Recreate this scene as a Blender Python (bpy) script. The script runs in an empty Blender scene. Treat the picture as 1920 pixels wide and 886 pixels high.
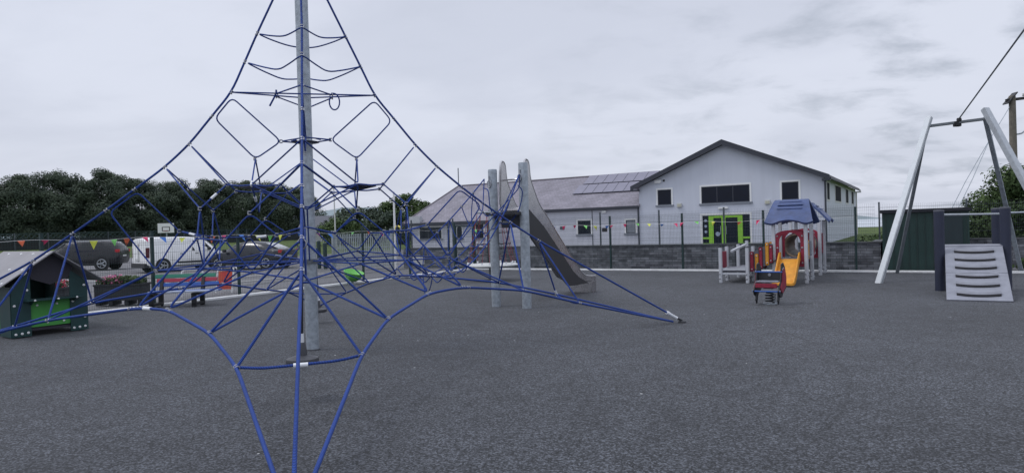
import bpy, bmesh, math, random
from mathutils import Vector, Matrix
random.seed(7)
PI = math.pi
R = math.radians
scn = bpy.context.scene
col = scn.collection

# ------------------------------------------------------------------ camera
cam_d = bpy.data.cameras.new('camera'); cam = bpy.data.objects.new('camera', cam_d); col.objects.link(cam)
cam_d.sensor_width = 36.0; cam_d.lens = 36.0 * 1263.85 / 1920.0
cam_d.clip_start = 0.05; cam_d.clip_end = 8000
_p, _r = 0.011663, 0.029804
cam.matrix_world = Matrix.Translation((0, 0, 1.6)) @ Matrix.Rotation(PI / 2 - _p, 4, 'X') @ Matrix.Rotation(-_r, 4, 'Z')
scn.camera = cam

# ------------------------------------------------------------------ world: overcast sky
SUN_EL, SUN_AZ = R(58), R(-88)          # azimuth measured from +Y (view direction) clockwise
w = bpy.data.worlds.new('World'); scn.world = w; w.use_nodes = True
nt = w.node_tree; nt.nodes.clear()
def N(t, **k):
    n = nt.nodes.new(t)
    for a, b in k.items(): setattr(n, a, b)
    return n
def L(a, b): nt.links.new(a, b)
sky = N('ShaderNodeTexSky'); sky.sky_type = 'NISHITA'; sky.sun_disc = False
sky.sun_elevation = SUN_EL; sky.sun_rotation = SUN_AZ; sky.air_density = 1.2; sky.dust_density = 3.0
tc = N('ShaderNodeTexCoord'); sep = N('ShaderNodeSeparateXYZ'); L(tc.outputs['Generated'], sep.inputs[0])
zc = N('ShaderNodeMath', operation='MAXIMUM'); L(sep.outputs[2], zc.inputs[0]); zc.inputs[1].default_value = 0.0
za = N('ShaderNodeMath', operation='ADD'); L(zc.outputs[0], za.inputs[0]); za.inputs[1].default_value = 0.22
dx = N('ShaderNodeMath', operation='DIVIDE'); L(sep.outputs[0], dx.inputs[0]); L(za.outputs[0], dx.inputs[1])
dy = N('ShaderNodeMath', operation='DIVIDE'); L(sep.outputs[1], dy.inputs[0]); L(za.outputs[0], dy.inputs[1])
cmb = N('ShaderNodeCombineXYZ'); L(dx.outputs[0], cmb.inputs[0]); L(dy.outputs[0], cmb.inputs[1])
mp = N('ShaderNodeMapping'); L(cmb.outputs[0], mp.inputs[0]); mp.inputs['Rotation'].default_value = (0, 0, R(28)); mp.inputs['Scale'].default_value = (0.9, 1.15, 1); mp.inputs['Location'].default_value = (3.1, 1.2, 0)
n1 = N('ShaderNodeTexNoise'); n1.inputs['Scale'].default_value = 1.15; n1.inputs['Detail'].default_value = 8; n1.inputs['Roughness'].default_value = 0.52; n1.inputs['Distortion'].default_value = 0.35; L(mp.outputs[0], n1.inputs['Vector'])
n2 = N('ShaderNodeTexNoise'); n2.inputs['Scale'].default_value = 3.3; n2.inputs['Detail'].default_value = 7; n2.inputs['Roughness'].default_value = 0.58; n2.inputs['Distortion'].default_value = 0.3; L(mp.outputs[0], n2.inputs['Vector'])
r1 = N('ShaderNodeMapRange'); r1.interpolation_type = 'SMOOTHSTEP'; L(n1.outputs[0], r1.inputs[0]); r1.inputs[1].default_value = 0.36; r1.inputs[2].default_value = 0.62
r2 = N('ShaderNodeMapRange'); r2.interpolation_type = 'SMOOTHSTEP'; L(n2.outputs[0], r2.inputs[0]); r2.inputs[1].default_value = 0.46; r2.inputs[2].default_value = 0.74
# darker cloud wisps gather to the right of the view
mk = N('ShaderNodeMapRange'); mk.interpolation_type = 'SMOOTHSTEP'; L(sep.outputs[0], mk.inputs[0]); mk.inputs[1].default_value = -0.1; mk.inputs[2].default_value = 0.6; mk.inputs[3].default_value = 0.12; mk.inputs[4].default_value = 1.0
ms = N('ShaderNodeMath', operation='MULTIPLY'); L(r2.outputs[0], ms.inputs[0]); L(mk.outputs[0], ms.inputs[1])
c1 = N('ShaderNodeMix', data_type='RGBA'); L(r1.outputs[0], c1.inputs[0]); c1.inputs[6].default_value = (5.35, 5.65, 6.6, 1); c1.inputs[7].default_value = (6.1, 6.4, 7.35, 1)
c2 = N('ShaderNodeMix', data_type='RGBA'); L(ms.outputs[0], c2.inputs[0]); L(c1.outputs[2], c2.inputs[6]); c2.inputs[7].default_value = (3.75, 4.1, 4.85, 1)
zn = N('ShaderNodeMapRange'); zn.interpolation_type = 'SMOOTHSTEP'; L(sep.outputs[2], zn.inputs[0]); zn.inputs[1].default_value = 0.38; zn.inputs[2].default_value = 0.95; zn.inputs[3].default_value = 1.0; zn.inputs[4].default_value = 1.75   # overcast skies are brightest overhead
c3 = N('ShaderNodeVectorMath', operation='SCALE'); L(c2.outputs[2], c3.inputs[0]); L(zn.outputs[0], c3.inputs['Scale'])
mx = N('ShaderNodeMix', data_type='RGBA'); mx.inputs[0].default_value = 0.93; L(sky.outputs[0], mx.inputs[6]); L(c3.outputs[0], mx.inputs[7])
bg = N('ShaderNodeBackground'); bg.inputs[1].default_value = 0.1; L(mx.outputs[2], bg.inputs[0])
ow = N('ShaderNodeOutputWorld'); L(bg.outputs[0], ow.inputs[0])

# ------------------------------------------------------------------ sun behind cloud
sd = bpy.data.lights.new('sun', 'SUN'); sd.energy = 0.8; sd.angle = R(14); sd.color = (1.0, 0.98, 0.95)
so = bpy.data.objects.new('sun', sd); col.objects.link(so)
sv = Vector((math.sin(SUN_AZ) * math.cos(SUN_EL), -0.0 + math.cos(SUN_AZ) * math.cos(SUN_EL), math.sin(SUN_EL)))
so.rotation_euler = sv.to_track_quat('Z', 'Y').to_euler(); so.location = (-20, 10, 40)

vs = scn.view_settings
vs.view_transform = 'Standard'; vs.look = 'None'; vs.exposure = 0.27; vs.gamma = 1.0; vs.use_curve_mapping = False

# ------------------------------------------------------------------ materials
MATS = {}
def mat(name, c, rough=0.6, metal=0.0, var=0.08, vscale=6.0, bump=0.0, bscale=40.0, spec=0.5, c2=None, detail=4.0, stretch=None):
    if name in MATS: return MATS[name]
    m = bpy.data.materials.new(name); m.use_nodes = True; t = m.node_tree; b = t.nodes['Principled BSDF']
    b.inputs['Roughness'].default_value = rough; b.inputs['Metallic'].default_value = metal
    b.inputs['Specular IOR Level'].default_value = spec
    co = t.nodes.new('ShaderNodeTexCoord')
    n = t.nodes.new('ShaderNodeTexNoise'); n.inputs['Scale'].default_value = vscale; n.inputs['Detail'].default_value = detail; n.inputs['Roughness'].default_value = 0.6
    if stretch:
        mpn = t.nodes.new('ShaderNodeMapping'); mpn.inputs['Scale'].default_value = stretch; t.links.new(co.outputs['Object'], mpn.inputs[0]); t.links.new(mpn.outputs[0], n.inputs['Vector'])
    else: t.links.new(co.outputs['Object'], n.inputs['Vector'])
    mr = t.nodes.new('ShaderNodeMapRange'); mr.inputs[1].default_value = 0.3; mr.inputs[2].default_value = 0.7; t.links.new(n.outputs[0], mr.inputs[0])
    mi = t.nodes.new('ShaderNodeMix'); mi.data_type = 'RGBA'
    lo = [x * (1 - var) for x in c] + [1]; hi = [min(1, x * (1 + var)) for x in (c2 or c)] + [1]
    mi.inputs[6].default_value = lo; mi.inputs[7].default_value = hi
    t.links.new(mr.outputs[0], mi.inputs[0]); t.links.new(mi.outputs[2], b.inputs['Base Color'])
    rr = t.nodes.new('ShaderNodeMapRange'); rr.inputs[3].default_value = max(0.03, rough - 0.08); rr.inputs[4].default_value = min(1, rough + 0.1)
    t.links.new(n.outputs[0], rr.inputs[0]); t.links.new(rr.outputs[0], b.inputs['Roughness'])
    if bump:
        nb = t.nodes.new('ShaderNodeTexNoise'); nb.inputs['Scale'].default_value = bscale; nb.inputs['Detail'].default_value = 3
        t.links.new(co.outputs['Object'], nb.inputs['Vector'])
        bp = t.nodes.new('ShaderNodeBump'); bp.inputs['Strength'].default_value = bump; bp.inputs['Distance'].default_value = 0.02
        t.links.new(nb.outputs[0], bp.inputs['Height']); t.links.new(bp.outputs[0], b.inputs['Normal'])
    MATS[name] = m
    return m

def rope_mat(name, ca, cb):
    m = bpy.data.materials.new(name); m.use_nodes = True; t = m.node_tree; b = t.nodes['Principled BSDF']
    b.inputs['Roughness'].default_value = 0.62
    uv = t.nodes.new('ShaderNodeUVMap'); sp = t.nodes.new('ShaderNodeSeparateXYZ'); t.links.new(uv.outputs[0], sp.inputs[0])
    a = t.nodes.new('ShaderNodeMath'); a.operation = 'MULTIPLY'; a.inputs[1].default_value = 2 * 2 * PI; t.links.new(sp.outputs[0], a.inputs[0])
    v = t.nodes.new('ShaderNodeMath'); v.operation = 'MULTIPLY'; v.inputs[1].default_value = 2 * PI / 0.013; t.links.new(sp.outputs[1], v.inputs[0])
    s = t.nodes.new('ShaderNodeMath'); s.operation = 'ADD'; t.links.new(a.outputs[0], s.inputs[0]); t.links.new(v.outputs[0], s.inputs[1])
    q = t.nodes.new('ShaderNodeMath'); q.operation = 'SINE'; t.links.new(s.outputs[0], q.inputs[0])
    mr = t.nodes.new('ShaderNodeMapRange'); mr.inputs[1].default_value = -1; mr.inputs[2].default_value = 0.6; t.links.new(q.outputs[0], mr.inputs[0])
    mi = t.nodes.new('ShaderNodeMix'); mi.data_type = 'RGBA'; mi.inputs[6].default_value = (*ca, 1); mi.inputs[7].default_value = (*cb, 1)
    co = t.nodes.new('ShaderNodeTexCoord'); n = t.nodes.new('ShaderNodeTexNoise'); n.inputs['Scale'].default_value = 3; t.links.new(co.outputs['Object'], n.inputs['Vector'])
    hs = t.nodes.new('ShaderNodeHueSaturation'); vr = t.nodes.new('ShaderNodeMapRange'); vr.inputs[3].default_value = 0.6; vr.inputs[4].default_value = 1.35
    t.links.new(n.outputs[0], vr.inputs[0]); t.links.new(vr.outputs[0], hs.inputs['Value'])
    t.links.new(mr.outputs[0], mi.inputs[0]); t.links.new(mi.outputs[2], hs.inputs['Color']); t.links.new(hs.outputs[0], b.inputs['Base Color'])
    bp = t.nodes.new('ShaderNodeBump'); bp.inputs['Strength'].default_value = 0.8; bp.inputs['Distance'].default_value = 0.004
    t.links.new(q.outputs[0], bp.inputs['Height']); t.links.new(bp.outputs[0], b.inputs['Normal'])
    MATS[name] = m
    return m

def glass_mat(name, c=(0.006, 0.009, 0.02), rough=0.12):
    m = mat(name, c, rough=rough, var=0.2, vscale=1.2, spec=0.22)
    return m

M = {}
M['rope'] = rope_mat('blue_rope', (0.0015, 0.006, 0.05), (0.013, 0.085, 0.46))
M['rope_dark'] = mat('dark_rope', (0.012, 0.013, 0.02), 0.7)
M['rope_black'] = mat('black_rope', (0.012, 0.012, 0.014), 0.6)
M['rope_red'] = mat('red_rope', (0.24, 0.035, 0.055), 0.6)
M['galv'] = mat('galvanised_steel', (0.34, 0.38, 0.42), 0.5, 0.35, 0.26, 14, 0.12, 60)
M['galv_bright'] = mat('bright_galvanised_steel', (0.42, 0.45, 0.48), 0.5, 0.3, 0.12, 9)
M['galv_dark'] = mat('weathered_steel', (0.16, 0.18, 0.2), 0.5, 0.35, 0.15, 9)
M['steel'] = mat('stainless_steel', (0.50, 0.49, 0.50), 0.26, 0.85, 0.1, 5)
M['alu'] = mat('satin_aluminium', (0.6, 0.62, 0.66), 0.42, 0.35, 0.06, 8)
M['clamp'] = mat('clamp_alloy', (0.34, 0.35, 0.38), 0.35, 0.6, 0.1, 30)
M['ferrule'] = mat('white_ferrule', (0.72, 0.74, 0.76), 0.4, 0.0, 0.05)
M['black'] = mat('black_plastic', (0.018, 0.019, 0.023), 0.5, 0, 0.2, 10)
M['rubber'] = mat('black_rubber', (0.02, 0.021, 0.024), 0.8, 0, 0.3, 12)
M['greyrub'] = mat('grey_rubber', (0.12, 0.125, 0.14), 0.6, 0, 0.2, 12)
M['dkpanel'] = mat('charcoal_panel', (0.032, 0.033, 0.037), 0.55, 0, 0.15, 4)
M['red'] = mat('crimson_panel', (0.26, 0.018, 0.045), 0.5, 0, 0.22, 9)
M['yellow'] = mat('amber_plastic', (0.66, 0.30, 0.03), 0.48, 0, 0.16, 9)
M['navy'] = mat('navy_plastic', (0.045, 0.075, 0.19), 0.5, 0, 0.2, 9)
M['navypost'] = mat('slate_blue_post', (0.022, 0.028, 0.055), 0.5, 0, 0.1, 4)
M['blue'] = mat('blue_plastic', (0.025, 0.1, 0.36), 0.4)
M['tan'] = mat('tan_tunnel', (0.36, 0.27, 0.19), 0.5, 0, 0.1, 3)
M['grey'] = mat('grey_panel', (0.225, 0.235, 0.275), 0.55, 0, 0.14, 5, 0.05, 80)
M['greyd'] = mat('mid_grey_panel', (0.11, 0.115, 0.14), 0.55, 0, 0.08, 3)
M['dgreen'] = mat('dark_green_panel', (0.010, 0.046, 0.046), 0.5, 0, 0.12, 4)
M['lgreen'] = mat('leaf_green_panel', (0.06, 0.3, 0.055), 0.5, 0, 0.08, 4)
M['roofgrey'] = mat('grey_roof_panel', (0.24, 0.235, 0.25), 0.6, 0, 0.1, 3)
M['roofdark'] = mat('dark_roof_panel', (0.028, 0.026, 0.038), 0.6, 0, 0.1, 3)
M['fence'] = mat('green_powder_coat', (0.012, 0.035, 0.035), 0.5, 0, 0.1, 4)
M['fencegrey'] = mat('grey_powder_coat', (0.07, 0.085, 0.1), 0.5, 0, 0.1, 4)
M['white'] = mat('white_paint', (0.75, 0.76, 0.76), 0.4, 0, 0.04, 5)
M['offwhite'] = mat('off_white', (0.55, 0.56, 0.55), 0.6, 0, 0.08, 5)
M['glass'] = glass_mat('dark_glass')
M['glassb'] = mat('painted_sky_glass', (0.42, 0.44, 0.46), 0.05, 0, 0.1, 1.2, spec=0.9)  # pale base colour paints the sky reflection into car windscreens
M['tyre'] = mat('tyre', (0.015, 0.015, 0.016), 0.8)
M['lime'] = mat('lime_frame', (0.26, 0.55, 0.04), 0.45, 0, 0.06)
M['trim'] = mat('dark_slate_trim', (0.035, 0.04, 0.055), 0.5, 0, 0.12, 3)
M['wood'] = mat('dark_wood', (0.03, 0.028, 0.03), 0.7, 0, 0.3, 7, 0.2, 30)
M['planter'] = mat('charcoal_planter', (0.028, 0.03, 0.036), 0.65, 0, 0.2, 6)
M['bark'] = mat('bark', (0.045, 0.036, 0.028), 0.9, 0, 0.35, 6, 0.5, 12)

# ------------------------------------------------------------------ mesh collector
class MB:
    def __init__(s): s.v = []; s.f = []; s.uv = None
    def add(s, vs_, fs):
        o = len(s.v); s.v += [tuple(x) for x in vs_]; s.f += [tuple(i + o for i in q) for q in fs]
        return s
    def box(s, c, d, rz=0, rx=0, ry=0):
        m = Matrix.Rotation(rz, 3, 'Z') @ Matrix.Rotation(rx, 3, 'X') @ Matrix.Rotation(ry, 3, 'Y')
        p = [Vector(c) + m @ Vector((x * d[0] / 2, y * d[1] / 2, z * d[2] / 2)) for z in (-1, 1) for y in (-1, 1) for x in (-1, 1)]
        return s.add(p, [(0, 2, 3, 1), (4, 5, 7, 6), (0, 1, 5, 4), (2, 6, 7, 3), (0, 4, 6, 2), (1, 3, 7, 5)])
    def span(s, a, b):   # axis box from corner a to corner b
        return s.box([(a[i] + b[i]) / 2 for i in range(3)], [abs(b[i] - a[i]) for i in range(3)])
    def cyl(s, a, b, r0, r1=None, n=16, cap=True):
        r1 = r0 if r1 is None else r1
        a, b = Vector(a), Vector(b); d = (b - a).normalized()
        u = d.orthogonal().normalized(); v = d.cross(u)
        p = [a + (u * math.cos(2 * PI * i / n) + v * math.sin(2 * PI * i / n)) * r0 for i in range(n)]
        p += [b + (u * math.cos(2 * PI * i / n) + v * math.sin(2 * PI * i / n)) * r1 for i in range(n)]
        f = [(i, (i + 1) % n, n + (i + 1) % n, n + i) for i in range(n)]
        if cap: f += [tuple(range(n))[::-1], tuple(range(n, 2 * n))]
        return s.add(p, f)
    def beam(s, a, b, w_, h_):   # square bar between two points, w_ sideways, h_ upward
        a, b = Vector(a), Vector(b); d = (b - a).normalized()
        up = Vector((0, 0, 1)) if abs(d.z) < 0.95 else Vector((0, 1, 0))
        x = d.cross(up).normalized(); z = x.cross(d)
        p = [q + x * i * w_ / 2 + z * j * h_ / 2 for q in (a, b) for j in (-1, 1) for i in (-1, 1)]
        return s.add(p, [(0, 1, 3, 2), (4, 6, 7, 5), (0, 4, 5, 1), (2, 3, 7, 6), (0, 2, 6, 4), (1, 5, 7, 3)])
    def prism(s, pts, ax, a0, a1):   # polygon pts in the plane across axis ax, extruded from a0 to a1
        n = len(pts)
        def mk(q, a):
            q = list(q); q.insert(ax, a); return q
        p = [mk(q, a0) for q in pts] + [mk(q, a1) for q in pts]
        return s.add(p, [tuple(range(n)), tuple(range(n, 2 * n))[::-1]] + [(i, n + i, n + (i + 1) % n, (i + 1) % n) for i in range(n)])
    def ring(s, outer, inner, ax, a0, a1):   # frame between two polygons with equal point counts
        n = len(outer)
        def mk(q, a):
            q = list(q); q.insert(ax, a); return q
        p = [mk(q, a0) for q in outer] + [mk(q, a0) for q in inner] + [mk(q, a1) for q in outer] + [mk(q, a1) for q in inner]
        f = []
        for i in range(n):
            j = (i + 1) % n
            f += [(i, j, n + j, n + i), (2 * n + i, 3 * n + i, 3 * n + j, 2 * n + j), (i, 2 * n + i, 2 * n + j, j), (n + i, n + j, 3 * n + j, 3 * n + i)]
        return s.add(p, f)
    def tube(s, pts, r, n=8, closed=False, uv=False):
        pts = [Vector(p) for p in pts]; k = len(pts)
        o = len(s.v); prev = None; ln = 0; lens = []
        rr = r if isinstance(r, (list, tuple)) else [r] * k
        for i, p in enumerate(pts):
            a = pts[i - 1] if (i > 0 or closed) else p; b = pts[(i + 1) % k] if (i < k - 1 or closed) else p
            d = (b - a)
            d = d.normalized() if d.length > 1e-9 else Vector((0, 0, 1))
            if prev is None: u = d.orthogonal().normalized()
            else:
                u = prev - d * prev.dot(d); u = u.normalized() if u.length > 1e-6 else d.orthogonal().normalized()
            prev = u; v = d.cross(u)
            if i: ln += (p - pts[i - 1]).length
            lens.append(ln)
            for j in range(n):
                t = 2 * PI * j / n; s.v.append(tuple(p + (u * math.cos(t) + v * math.sin(t)) * rr[i]))
        if s.uv is None: s.uv = {}
        rings = k if closed else k - 1
        for i in range(rings):
            i2 = (i + 1) % k; l0 = lens[i]; l1 = lens[i2] if i2 else ln + (pts[0] - pts[-1]).length
            for j in range(n):
                j2 = (j + 1) % n
                s.uv[len(s.f)] = ((j / n, l0), ((j + 1) / n, l0), ((j + 1) / n, l1), (j / n, l1))
                s.f.append((o + i * n + j, o + i * n + j2, o + i2 * n + j2, o + i2 * n + j))
        if not closed:
            s.f.append(tuple(o + j for j in range(n))[::-1]); s.f.append(tuple(o + (k - 1) * n + j for j in range(n)))
        return s
    def lathe(s, prof, n=24, c=(0, 0, 0)):
        o = len(s.v)
        for r, z in prof:
            for j in range(n):
                t = 2 * PI * j / n; s.v.append((c[0] + r * math.cos(t), c[1] + r * math.sin(t), c[2] + z))
        for i in range(len(prof) - 1):
            for j in range(n):
                s.f.append((o + i * n + j, o + i * n + (j + 1) % n, o + (i + 1) * n + (j + 1) % n, o + (i + 1) * n + j))
        return s
    def dome(s, c, r, d, n=8):   # small bolt cap: centre c on a face, direction d
        c = Vector(c); d = Vector(d).normalized()
        s.cyl(c, c + d * r * 0.35, r, r * 0.92, n, False); s.cyl(c + d * r * 0.35, c + d * r * 0.7, r * 0.92, r * 0.5, n)
        return s
    def build(s, name, m, parent=None, smooth=False, bevel=0, loc=None, rz=None):
        me = bpy.data.meshes.new(name); me.from_pydata(s.v, [], s.f)
        if s.uv:
            ul = me.uv_layers.new(name='UVMap')
            for pi, pol in enumerate(me.polygons):
                q = s.uv.get(pi)
                if q:
                    for k, li in enumerate(pol.loop_indices): ul.data[li].uv = q[k]
        if bevel or not s.uv:
            bm = bmesh.new(); bm.from_mesh(me)
            if bevel:
                bmesh.ops.bevel(bm, geom=[e for e in bm.edges if len(e.link_faces) == 2 and e.calc_face_angle(0) > 0.6], offset=bevel, segments=2, affect='EDGES', clamp_overlap=True)
            if not s.uv: bmesh.ops.recalc_face_normals(bm, faces=bm.faces)
            bm.to_mesh(me); bm.free()
        if smooth or bevel: me.shade_smooth() if hasattr(me, 'shade_smooth') else None
        if (smooth or bevel):
            try: me.set_sharp_from_angle(angle=R(38))
            except Exception: pass
        for q in (m if isinstance(m, (list, tuple)) else [m]): me.materials.append(q)
        o = bpy.data.objects.new(name, me); col.objects.link(o)
        if parent is not None: o.parent = parent
        if loc is not None: o.location = loc
        if rz is not None: o.rotation_euler = (0, 0, rz)
        return o

def thing(name, label, cat, loc=(0, 0, 0), rz=0, group=None):
    o = bpy.data.objects.new(name, None); o.empty_display_size = 0.2; col.objects.link(o)
    o.location = loc; o.rotation_euler = (0, 0, rz); tag(o, label, cat, group)
    return o
def tag(o, label, cat, group=None, kind=None):
    if label: o['label'] = label
    if cat: o['category'] = cat
    if group: o['group'] = group
    if kind: o['kind'] = kind
    return o
def struct(o): o['kind'] = 'structure'; return o
def copy_tree(o, parent=None):
    c = o.copy(); col.objects.link(c); c.parent = parent
    for ch in [x for x in o.children]: copy_tree(ch, c)
    return c
# fence frame: s runs along the far fence (to the right and nearer), t runs away from the viewer
FO = Vector((5.85, 23.15)); FD = Vector((0.85496807, -0.51868063)); FN = Vector((0.51868063, 0.85496807)); FA = math.atan2(FD.y, FD.x)
def FR(s, t, z=0.0):
    q = FO + FD * s + FN * t
    return (q.x, q.y, z)
def catmull(pts, k=6, closed=False):
    P = [Vector(p) for p in pts]; n = len(P); out = []
    rng = n if closed else n - 1
    for i in range(rng):
        p0 = P[(i - 1) % n] if (closed or i > 0) else P[0] * 2 - P[1]
        p1 = P[i]; p2 = P[(i + 1) % n]
        p3 = P[(i + 2) % n] if (closed or i + 2 < n) else P[-1] * 2 - P[-2]
        for j in range(k):
            t = j / k
            out.append(0.5 * ((2 * p1) + (p2 - p0) * t + (2 * p0 - 5 * p1 + 4 * p2 - p3) * t * t + (3 * p1 - p0 - 3 * p2 + p3) * t ** 3))
    if not closed: out.append(P[-1])
    return out
def rounded(pts, r=0.1, k=4):
    P = [Vector(p) for p in pts]; out = [P[0]]
    for i in range(1, len(P) - 1):
        a, b, c = P[i - 1], P[i], P[i + 1]
        la, lc = (a - b).length, (c - b).length
        if la < 1e-6 or lc < 1e-6: continue
        p = b + (a - b) * min(r, la * 0.45) / la; q = b + (c - b) * min(r, lc * 0.45) / lc
        for j in range(k + 1):
            t = j / k; out.append(p * (1 - t) ** 2 + b * 2 * t * (1 - t) + q * t * t)
    out.append(P[-1]); return out
# ================================================================== SETTING
def sheet(name, pts, z, m):
    bm = bmesh.new(); vs_ = [bm.verts.new((p[0], p[1], z)) for p in pts]; bm.faces.new(vs_)
    bmesh.ops.triangulate(bm, faces=bm.faces); bmesh.ops.recalc_face_normals(bm, faces=bm.faces)
    for f in bm.faces:
        if f.normal.z < 0: f.normal_flip()
    me = bpy.data.meshes.new(name); bm.to_mesh(me); bm.free(); me.materials.append(m)
    o = bpy.data.objects.new(name, me); col.objects.link(o); return struct(o)

def ground_mat(name, cols, fine, mid, big, rough=0.9, bump=0.6, dist=0.01, big_amt=0.25, contrast=(0.38, 0.62), cells=0):
    m = bpy.data.materials.new(name); m.use_nodes = True; t = m.node_tree; b = t.nodes['Principled BSDF']
    b.inputs['Roughness'].default_value = rough; b.inputs['Specular IOR Level'].default_value = 0.25; b.inputs['Sheen Weight'].default_value = 0.10 if cells else 0; b.inputs['Sheen Roughness'].default_value = 0.5
    co = t.nodes.new('ShaderNodeTexCoord')
    def noi(sc, det=2, ro=0.6):
        n = t.nodes.new('ShaderNodeTexNoise'); n.inputs['Scale'].default_value = sc; n.inputs['Detail'].default_value = det; n.inputs['Roughness'].default_value = ro
        t.links.new(co.outputs['Object'], n.inputs['Vector']); return n
    f = noi(fine, 3, 0.7)
    mr = t.nodes.new('ShaderNodeMapRange'); mr.inputs[1].default_value = contrast[0]; mr.inputs[2].default_value = contrast[1]; t.links.new(f.outputs[0], mr.inputs[0])
    mi = t.nodes.new('ShaderNodeMix'); mi.data_type = 'RGBA'; mi.inputs[6].default_value = (*cols[0], 1); mi.inputs[7].default_value = (*cols[1], 1); t.links.new(mr.outputs[0], mi.inputs[0])
    a = noi(mid, 4, 0.65); g = noi(big, 4, 0.55)
    s = t.nodes.new('ShaderNodeMath'); s.operation = 'ADD'; t.links.new(a.outputs[0], s.inputs[0]); t.links.new(g.outputs[0], s.inputs[1])
    vr = t.nodes.new('ShaderNodeMapRange'); vr.inputs[1].default_value = 0.7; vr.inputs[2].default_value = 1.3; vr.inputs[3].default_value = 1 - big_amt; vr.inputs[4].default_value = 1 + big_amt
    t.links.new(s.outputs[0], vr.inputs[0])
    hs = t.nodes.new('ShaderNodeHueSaturation'); t.links.new(mi.outputs[2], hs.inputs['Color']); t.links.new(vr.outputs[0], hs.inputs['Value'])
    t.links.new(hs.outputs[0], b.inputs['Base Color'])
    bp = t.nodes.new('ShaderNodeBump'); bp.inputs['Strength'].default_value = bump; bp.inputs['Distance'].default_value = dist
    if cells:   # loose bonded granules: each cell its own grey, dark pores between
        vo_ = t.nodes.new('ShaderNodeTexVoronoi'); vo_.inputs['Scale'].default_value = cells; vo_.inputs['Randomness'].default_value = 1.0; t.links.new(co.outputs['Object'], vo_.inputs['Vector'])
        sc_ = t.nodes.new('ShaderNodeSeparateColor'); t.links.new(vo_.outputs['Color'], sc_.inputs[0])
        pw = t.nodes.new('ShaderNodeMath'); pw.operation = 'POWER'; pw.inputs[1].default_value = 2.3; t.links.new(sc_.outputs[0], pw.inputs[0])
        av = t.nodes.new('ShaderNodeMath'); av.operation = 'MULTIPLY_ADD'; av.inputs[1].default_value = 1.0; t.links.new(pw.outputs[0], av.inputs[0])
        hm = t.nodes.new('ShaderNodeMath'); hm.operation = 'MULTIPLY'; hm.inputs[1].default_value = 0.16; t.links.new(mr.outputs[0], hm.inputs[0]); t.links.new(hm.outputs[0], av.inputs[2])
        t.links.new(av.outputs[0], mi.inputs[0]); t.links.new(vo_.outputs['Distance'], bp.inputs['Height']); bp.invert = True
    else: t.links.new(f.outputs[0], bp.inputs['Height']); t.links.new(bp.outputs[0], b.inputs['Normal'])
    return m, hs, t, b, co

gm_rubber, _hs, _t, _b, _co = ground_mat('rubber_granulate', ((0.003, 0.0033, 0.004), (0.108, 0.117, 0.136)), 75, 2.6, 0.35, 0.95, 0.8, 0.012, 0.3, (0.38, 0.64), cells=78)
# scattered pale granules
vo = _t.nodes.new('ShaderNodeTexVoronoi'); vo.inputs['Scale'].default_value = 4.2; _t.links.new(_co.outputs['Object'], vo.inputs['Vector'])
lt = _t.nodes.new('ShaderNodeMath'); lt.operation = 'LESS_THAN'; lt.inputs[1].default_value = 0.06; _t.links.new(vo.outputs['Distance'], lt.inputs[0])
rc = _t.nodes.new('ShaderNodeSeparateColor'); _t.links.new(vo.outputs['Color'], rc.inputs[0])
gt = _t.nodes.new('ShaderNodeMath'); gt.operation = 'GREATER_THAN'; gt.inputs[1].default_value = 0.93; _t.links.new(rc.outputs[0], gt.inputs[0])
mm = _t.nodes.new('ShaderNodeMath'); mm.operation = 'MULTIPLY'; _t.links.new(lt.outputs[0], mm.inputs[0]); _t.links.new(gt.outputs[0], mm.inputs[1])
pm = _t.nodes.new('ShaderNodeMix'); pm.data_type = 'RGBA'; pm.inputs[7].default_value = (0.45, 0.46, 0.46, 1); _t.links.new(mm.outputs[0], pm.inputs[0]); _t.links.new(_hs.outputs[0], pm.inputs[6])
# casting seams between bays of rubber, and the rim of the net's fall zone
def vm(op, a, val=None):
    n = _t.nodes.new('ShaderNodeVectorMath'); n.operation = op; _t.links.new(a, n.inputs[0])
    if val is not None: n.inputs[1].default_value = val
    return n
def fm(op, a, b=None, c=None):
    n = _t.nodes.new('ShaderNodeMath'); n.operation = op; _t.links.new(a, n.inputs[0])
    if b is not None: n.inputs[1].default_value = b
    if c is not None: n.inputs[2].default_value = c
    return n
wn = _t.nodes.new('ShaderNodeTexNoise'); wn.inputs['Scale'].default_value = 1.2; _t.links.new(_co.outputs['Object'], wn.inputs['Vector'])
wo_ = fm('MULTIPLY', wn.outputs[0], 0.12)
dt = vm('DOT_PRODUCT', _co.outputs['Object'], (FN.x, FN.y, 0)); ds_ = fm('ADD', dt.outputs['Value'], 0); _t.links.new(wo_.outputs[0], ds_.inputs[1])
pp = fm('PINGPONG', ds_.outputs[0], 2.15); s1_ = fm('LESS_THAN', pp.outputs[0], 0.016)
sb = vm('SUBTRACT', _co.outputs['Object'], (-2.82, 9.37, 0)); ln_ = vm('LENGTH', sb.outputs[0]); rg = fm('ADD', ln_.outputs['Value'], 0); _t.links.new(wo_.outputs[0], rg.inputs[1])
cp = fm('COMPARE', rg.outputs[0], 6.75, 0.025); mxx = fm('MAXIMUM', s1_.outputs[0]); _t.links.new(cp.outputs[0], mxx.inputs[1])
fc = fm('MULTIPLY_ADD', mxx.outputs[0], -0.2, 1.0)
h2 = _t.nodes.new('ShaderNodeHueSaturation'); _t.links.new(fc.outputs[0], h2.inputs['Value']); _t.links.new(pm.outputs[2], h2.inputs['Color']); _t.links.new(h2.outputs[0], _b.inputs['Base Color'])
gm_asph = ground_mat('car_park_asphalt', ((0.10, 0.10, 0.108), (0.19, 0.19, 0.2)), 45, 1.5, 0.12, 0.9, 0.4, 0.008, 0.16)[0]
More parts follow.
